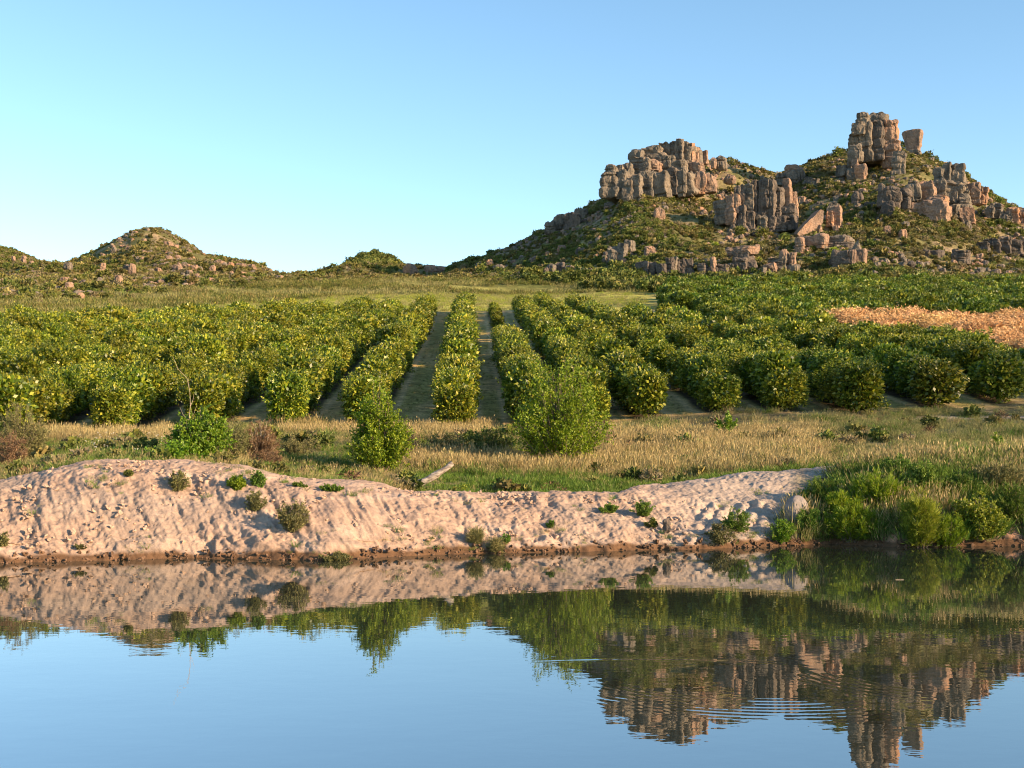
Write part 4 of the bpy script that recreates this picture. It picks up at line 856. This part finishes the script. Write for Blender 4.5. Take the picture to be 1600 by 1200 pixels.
# ------------------------------------------------------------------ bushes of the foreground
def bush(name, label, cat, px, py, hpx, wpx, mat, nst=34, ntw=12, nlf=12, L=.085, Wd=.05, D=None, flat=1.0, up=.35, stems='bark', group=None, cone=0.0, spiky=0, twl=.26, D0=38.0, droop=0.0):
    if D is None: x, y, z = hit(px, py, D0)
    else: x, y = (px - 800) / F * D, D; z = T1(x, y)
    h = hpx / F * y; w = wpx / F * y; _rs[0] += 1; rng = np.random.default_rng(_rs[0])
    sp, lv = [], []
    nst = int(nst * 1.5)
    for i in range(nst):
        a = rng.uniform(0, 6.283); rr = rng.uniform(0, 1) ** .6
        hh = h * (1 - rr * cone) * math.sqrt(max(.12, 1 - (rr * .93) ** 2)) * rng.uniform(.72, 1.02) * flat
        tip = np.array([math.cos(a) * rr * w / 2, math.sin(a) * rr * w / 2 * .8, hh]); b0 = np.array([rng.normal(0, .05 * w), rng.normal(0, .05 * w), -.05])
        mid = b0 * .5 + tip * .5 + np.array([math.cos(a), math.sin(a), 0]) * w * .07 * rr - np.array([0, 0, droop * hh])
        ts = np.linspace(0, 1, 6)[:, None]; c = (1 - ts) ** 2 * b0 + 2 * ts * (1 - ts) * mid + ts ** 2 * tip
        sp.append(tube(c, np.linspace(.011, .003, 6) * (h ** .7), 4))
        tt = rng.uniform(.08, 1, ntw)
        B = (1 - tt[:, None]) ** 2 * b0 + 2 * tt[:, None] * (1 - tt[:, None]) * mid + tt[:, None] ** 2 * tip
        out = np.stack([B[:, 0], B[:, 1], 0 * tt], 1); out /= np.linalg.norm(out, axis=1, keepdims=True) + 1e-6
        td = out * .6 + np.array([0, 0, up]) + rng.normal(0, .5, (ntw, 3)); td /= np.linalg.norm(td, axis=1, keepdims=True)
        tl = h * twl * rng.uniform(.4, 1, ntw) * (1.15 - .5 * tt)
        s = rng.uniform(.05, 1, (ntw, nlf)); P = B[:, None] + td[:, None] * (s * tl[:, None])[..., None] + rng.normal(0, L * .25, (ntw, nlf, 3))
        Dr = np.repeat(td[:, None], nlf, 1) * (1.6 if spiky else .7) + rng.normal(0, .35 if spiky else .7, (ntw, nlf, 3))
        lv.append((P.reshape(-1, 3), Dr.reshape(-1, 3)))
    P = np.concatenate([q[0] for q in lv]); Dr = np.concatenate([q[1] for q in lv]); P[:, 2] = np.maximum(P[:, 2], .01)
    sz = rng.uniform(.65, 1.25, len(P)); v, f = leaves(P, Dr, L * 1.15 * sz, Wd * 1.25 * sz, rng)
    r = empty(name, (x, y, z - .02), label, cat, group)
    ob('foliage', mesh_np('foliage', v, f, M[mat]), r); v, f = join(sp); ob('stems', mesh_np('stems', v, f, M[stems]), r)
    return r
bush('willow_bush', 'tall bright green feathery bush nearest the driftwood log', 'bush', 594, 736, 132, 98, 'willow', 56, 17, 15, .085, .052, up=.9, twl=.30, cone=.45)
bush('willow_bush', 'largest bright green willow like bush in front of the orchard', 'bush', 874, 708, 176, 150, 'willow', 72, 18, 17, .085, .052, up=1.0, twl=.30, D=56.5, cone=.25)
bush('willow_bush', 'thin upright crown of the tall green bush rising before the second row', 'bush', 584, 736, 150, 60, 'willow', 20, 15, 14, .085, .05, D=53, up=1.0, twl=.2)
bush('spreading_bush', 'low spreading bright green bush behind the top of the sand bank', 'bush', 312, 724, 84, 105, 'bright', 46, 16, 16, .085, .06, D=50, up=.15, twl=.3)
bush('spreading_bush', 'flat bright green branches lying along the top of the sand bank', 'bush', 268, 722, 34, 100, 'bright', 30, 14, 14, .08, .055, D=48.6, up=.1, twl=.5)
bush('spreading_bush', 'dark green low patch of foliage left of the spreading bush', 'bush', 225, 712, 34, 70, 'fynbos_green', 26, 14, 12, .08, .05, D=51, up=.1)
bush('olive_shrub', 'grey olive shrub between the bright bush and the brown dead shrub', 'shrub', 362, 716, 72, 52, 'olive', 30, 16, 16, .06, .02, D=52, up=.6)
bush('dead_shrub', 'reddish brown dried out shrub behind the sand bank', 'dead shrub', 408, 716, 66, 56, 'brown', 44, 16, 14, .09, .012, D=53, up=.8, spiky=1, stems='palewood')
bush('dead_shrub', 'low tan dead brush lying at the foot of the reddish brown shrub', 'dead shrub', 415, 728, 30, 56, 'brown', 30, 12, 12, .08, .012, D=50.5, up=.3, spiky=1)
bush('dead_shrub', 'low dark brown thicket right of the reddish brown shrub', 'dead shrub', 462, 704, 34, 90, 'olive', 36, 12, 14, .06, .02, D=57, up=.4)
bush('olive_shrub', 'tall grey green shrub at the left edge of the photo', 'shrub', 32, 728, 95, 84, 'olive', 46, 16, 18, .07, .022, D=53, up=.5)
bush('olive_shrub', 'dark brown grey undergrowth shrub at the left edge behind the bank', 'shrub', 14, 746, 60, 60, 'brown', 26, 12, 14, .07, .02, D=50, up=.4)
bush('low_shrub', 'low olive green shrub between the two tall green bushes', 'shrub', 765, 700, 46, 90, 'fynbos_green', 36, 14, 14, .07, .035, D=60, up=.3)
bush('low_shrub', 'dark low shrub left of the largest green bush', 'shrub', 700, 704, 34, 70, 'olive', 26, 12, 14, .06, .03, D=61, up=.2)
bush('low_shrub', 'reddish twiggy shrub at the right side of the tall feathery bush', 'shrub', 634, 690, 44, 40, 'brown', 20, 12, 12, .07, .018, D=59, up=.5)
bush('low_shrub', 'grey twiggy mat of brush under the low olive shrub', 'shrub', 740, 712, 18, 110, 'brown', 26, 12, 12, .06, .014, D=57.5, up=.2)
bush('young_tree', 'small bright green sapling alone in the tall dry grass', 'sapling', 1134, 681, 40, 34, 'bright', 12, 12, 12, .11, .06, D=66, up=.7)
bush('leafy_weed', 'pale yellow green weed in the green grass right of the log', 'weed', 722, 762, 22, 36, 'yellowgreen', 16, 10, 10, .05, .035, D=47, up=.4)
# on the sand
G = 'small shrubs growing on the sand bank'
for a in [('small round grey green shrub high on the left sand bank', 278, 768, 32, 38, 'olive', .05, .022, 26), ('dark green leafy weed near the top of the sand bank', 371, 766, 24, 34, 'willow', .055, .03, 20),
 ('green weed right of the dark leafy weed, at the crest', 403, 764, 28, 22, 'greengrass', .055, .03, 14), ('olive shrub directly below the two dark weeds', 400, 797, 30, 34, 'olive', .05, .022, 22),
 ('largest round grey green shrub on the sand slope', 459, 832, 50, 56, 'olive', .055, .024, 40), ('tiny green weed on the upper left sand', 201, 744, 8, 18, 'fynbos_green', .05, .03, 8),
 ('flat green patch of creeping weed on the sand shelf', 517, 767, 10, 46, 'greengrass', .05, .03, 18), ('small green weed left of the flat creeping patch', 468, 764, 12, 24, 'greengrass', .05, .03, 10),
 ('tiny green weed in the middle of the sand slope', 861, 825, 10, 18, 'greengrass', .05, .02, 8), ('tiny green weed just above the waterline', 791, 850, 13, 22, 'greengrass', .05, .02, 10),
 ('green weed tuft near the crest right of the low sand dip', 951, 800, 16, 36, 'greengrass', .05, .022, 14), ('leafy green weed on the rounded sand mound', 1004, 806, 24, 40, 'greengrass', .05, .025, 20),
 ('small green weed below the leafy weed', 1018, 825, 18, 20, 'fynbos_green', .05, .022, 10), ('bluish green upright shrub beside the furrows', 1152, 832, 38, 44, 'greengrass', .07, .02, 26), ('dark shrub at the waterline below the furrows', 1124, 852, 34, 50, 'olive', .06, .024, 24),
 ('bright green weed on the lower right bank', 1222, 848, 38, 52, 'bright', .07, .025, 26), ('dark weed patch hanging at the waterline on the left', 520, 876, 14, 60, 'olive', .05, .024, 22), ('tiny olive weed low on the left sand', 125, 862, 8, 22, 'olive', .04, .02, 8),
 ('thin spiky grass plant low on the sand', 742, 852, 22, 24, 'palegrass', .16, .012, 10), ('second thin spiky grass plant near the waterline', 775, 862, 18, 24, 'palegrass', .14, .012, 10), ('green weed at the left edge of the bank', 4, 852, 22, 20, 'olive', .05, .022, 14)]:
    lab, px, py, h, w, mt, L, Wd, ns = a
    bush('bank_shrub', lab, 'shrub', px, py, h, w, mt, ns, 10, 12, L, Wd, group=G, up=.6, spiky=int(Wd < .021))
G = 'bushes crowding the right-hand bank'
for a in [('soft bluish green bush at the left end of the right bank thicket', 1290, 792, 44, 84, 'greengrass', .10, .018, 46, 1), ('tall fine leaved pale green bush in the middle of the thicket', 1372, 798, 62, 88, 'willow', .12, .018, 54, 1),
 ('dark green bush behind the fine leaved pale bush', 1442, 780, 58, 72, 'greengrass', .10, .03, 42, 0), ('green low bush on the crest behind the thicket', 1400, 752, 40, 80, 'greengrass', .09, .03, 30, 0),
 ('yellow green grassy bush reaching down to the water', 1438, 856, 88, 62, 'yellowgreen', .14, .018, 54, 1), ('rounded yellow green leafy bush near the water', 1526, 842, 70, 86, 'yellowgreen', .07, .045, 56, 0),
 ('grassy green bush at the water left of the red soil', 1330, 850, 60, 90, 'willow', .14, .018, 44, 1), ('bright grassy clump above the grassy green bush', 1318, 822, 56, 60, 'willow', .13, .018, 34, 1),
 ('dull green bush at the far right edge of the bank', 1582, 820, 66, 80, 'greengrass', .09, .024, 40, 1), ('grey green bush on the crest at the far right', 1560, 772, 50, 86, 'olive', .10, .02, 40, 1),
 ('green bush in the hollow behind the leafy bush', 1497, 778, 44, 70, 'greengrass', .08, .03, 30, 0), ('low grassy clump between the two yellow green bushes', 1482, 856, 52, 62, 'willow', .12, .016, 30, 1),
 ('green clump at the right foot of the bluish bush', 1262, 838, 40, 50, 'greengrass', .12, .02, 26, 1), ('small bright green shrub in the pale grass at far right', 1562, 712, 34, 44, 'bright', .09, .035, 18, 0), ('low dark green clump in the pale grass', 1498, 716, 14, 90, 'fynbos_green', .08, .03, 22, 0)]:
    lab, px, py, h, w, mt, L, Wd, ns, spk = a
    bush('bank_bush', lab, 'bush', px, py, h, w, mt, ns, 14, 13, L, Wd, group=G, up=.9 if spk else .35, spiky=spk)

# driftwood, boulder, sapling, twig
def curve_mesh(name, pts, rad, mat, k=12, seed=0):
    v, f = tube(pts, rad, k); n = len(v)
    v = v + .22 * np.repeat(rad, k)[:, None] * np.stack([fbm(v[:, 0] * 2.2 + i * 7, v[:, 1] * 6, v[:, 2] * 6, oc=3, seed=seed + i) for i in range(3)], 1)
    return mesh_np(name, v, f, mat)
x, y, z = hit(640, 762); D = y
pa = lambda px, py, dy=0: np.array([(px - 640) / F * D, dy, -(py - 762) / F * D])
r = empty('driftwood_log', (x, y, z), 'bleached driftwood log leaning out of the sand at the crest of the bank', 'driftwood log')
ts = np.linspace(0, 1, 16); A, B_, C_ = pa(622, 768, .1), pa(672, 752, -.15), pa(707, 724, .1)
pts = [(1 - t) ** 2 * A + 2 * t * (1 - t) * B_ + t * t * C_ for t in ts]
ob('trunk', curve_mesh('trunk', pts, np.interp(ts, [0, .15, .5, 1], [.21, .17, .14, .10]), M['driftwood'], 14, 3), r)
ob('splinter', curve_mesh('splinter', [pa(630, 765, -.12), pa(646, 755, -.16), pa(662, 750, -.1)], np.array([.07, .05, .015]), M['driftwood'], 8, 5), r)
ob('splinter', curve_mesh('splinter', [pa(622, 768, 0), pa(612, 766, -.1), pa(600, 764, -.1)], np.array([.07, .045, .015]), M['driftwood'], 8, 6), r)
x, y, z = hit(1246, 825)
tag(ob('boulder', rock_mesh('boulder', 1.0, .8, 1.45, plain('smooth_pale_stone', (.19, .165, .15), (.27, .235, .21), 3, .8), 12, k=2.8, cuts=5, rough=.05, groove=.02, strata=.0, taper=.25, ragged=.02), None, (x, y + .2, z - .35), .4), 'smooth pale grey boulder standing in the sand beside the bluish bush', 'boulder')
x, y, z = hit(1042, 832)
tag(ob('stone', rock_mesh('stone', .28, .25, .42, M['rock_dark'], 9, k=3), None, (x, y, z - .05), .4), 'dark upright stone in the sand left of the furrows', 'stone')
def bare(px, D, h, label, mat='palewood', seed=1, nb=7, r0=.02):
    rng = np.random.default_rng(seed); x = (px - 800) / F * D; r = empty('bare_sapling', (x, D, T1(x, D) - .05), label, 'dead sapling')
    tr = [(rng.normal(0, .02) * i, rng.normal(0, .02) * i, h * i / 6) for i in range(7)]
    ob('trunk', mesh_np('trunk', *tube(tr, np.linspace(r0, .006, 7), 5), M[mat]), r)
    for i in range(nb):
        b = np.array(tr[2 + i % 5]); a = rng.uniform(0, 6.28); e = h * rng.uniform(.10, .22)
        ob('branch', mesh_np('branch', *tube([b, b + [math.cos(a) * e * .5, math.sin(a) * e * .3, e * .5], b + [math.cos(a) * e * .8, math.sin(a) * e * .5, e * 1.2]], [.009, .007, .003], 4), M[mat]), r)
bare(296, 50, 3.3, 'thin leafless pale sapling in front of the citrus trees left of the bright bush')
x, y, z = (1406 - 800) / F * 8000 / 236, 8000 / 236, 0
tag(ob('floating_twig', mesh_np('floating_twig', *tube([(-.11, 0, .01), (0, .01, .012), (.11, .02, .01)], [.005, .007, .005], 6), M['palewood']), None, (x, y, 0)), 'tiny pale twig floating on the dark reflection at right', 'twig')
# small white flowers in the grass behind the bank
FL = mesh_np('flower', *join([leaves(np.zeros((6, 3)) + [0, 0, .45], np.array([[math.cos(a), math.sin(a), .3] for a in np.arange(6) * 1.047]), .05, .035, np.random.default_rng(1)), leaves(np.zeros((2, 3)) + [.03, 0, .40], np.array([[1, 0, .4], [0, 1, .4]]), .04, .03, np.random.default_rng(2))]), M['petal'])
X, Y, r_ = cloud(260, -26, -12, 49, 62, 71); px = 800 + F * X / Y; ok = (px > 120) & (px < 500); X, Y = X[ok], Y[ok]
scatter('wild_flowers', [FL], np.stack([X, Y, T(X, Y) + .1], 1), 'small white flowers scattered in the grass behind the left bank', 'flowers', sc=r_.uniform(.5, .9, len(X)), seed=17)
# tall gum trees beyond the right edge of the view, whose shade falls on bank and orchard
def gum(x, y, h, seed, z=None):
    z = T1(x, y) if z is None else z; rng = np.random.default_rng(seed)
    r = empty('gum_tree', (x, y, z - .1), 'tall gum tree standing on the right beyond the bank', 'gum tree', 'gum trees beyond the right edge')
    parts, lv = [], []
    parts.append(tube([(0, 0, 0), (rng.normal(0, .3), rng.normal(0, .3), h * .4), (rng.normal(0, .6), rng.normal(0, .6), h * .85)], [.38, .26, .1], 8))
    for i in range(15):
        a = rng.uniform(0, 6.28); t = rng.uniform(.35, .95); e = h * .26 * (1.15 - abs(t - .6)); b = np.array([0, 0, h * t * .85])
        c = b + [math.cos(a) * e, math.sin(a) * e, e * .55]; parts.append(tube([b, (b + c) / 2 + [0, 0, .3], c], [.12, .08, .03], 5))
        P = c + rng.normal(0, 1, (170, 3)) * [1.5, 1.5, 1.1]; lv.append(leaves(P, rng.normal(size=P.shape) + [0, 0, -.6], .38, .13, rng))
    ob('crown', mesh_np('crown', *join(lv), M['olive']), r); ob('trunk', mesh_np('trunk', *join(parts), M['bark']), r)
for gx, gy, gh, sd_ in ((72, 50, 29, 1), (77, 54, 27, 2), (83, 57, 30, 3), (90, 61, 28, 4), (97, 66, 29, 6), (66, 47, 25, 5)): gum(gx, gy, gh, sd_)
xs = np.linspace(44, 110, 30); yy = np.linspace(2, 33, 16); X, Y = np.meshgrid(xs, yy)
grid('near_shore', X, Y, -.5 + 1.6 * np.sin(np.clip((X - 44) / 66, 0, 1) * 3.14159) ** .5 * np.sin((Y - 2) / 31 * 3.14159) ** .5, M['field'], np.broadcast_to(colr(.14, .13, .06), X.shape + (3,)).copy())
for gx, gy, gh, sd_ in ((53, 17, 14, 11), (66, 16, 17, 14)): gum(gx, gy, gh, sd_, .9)
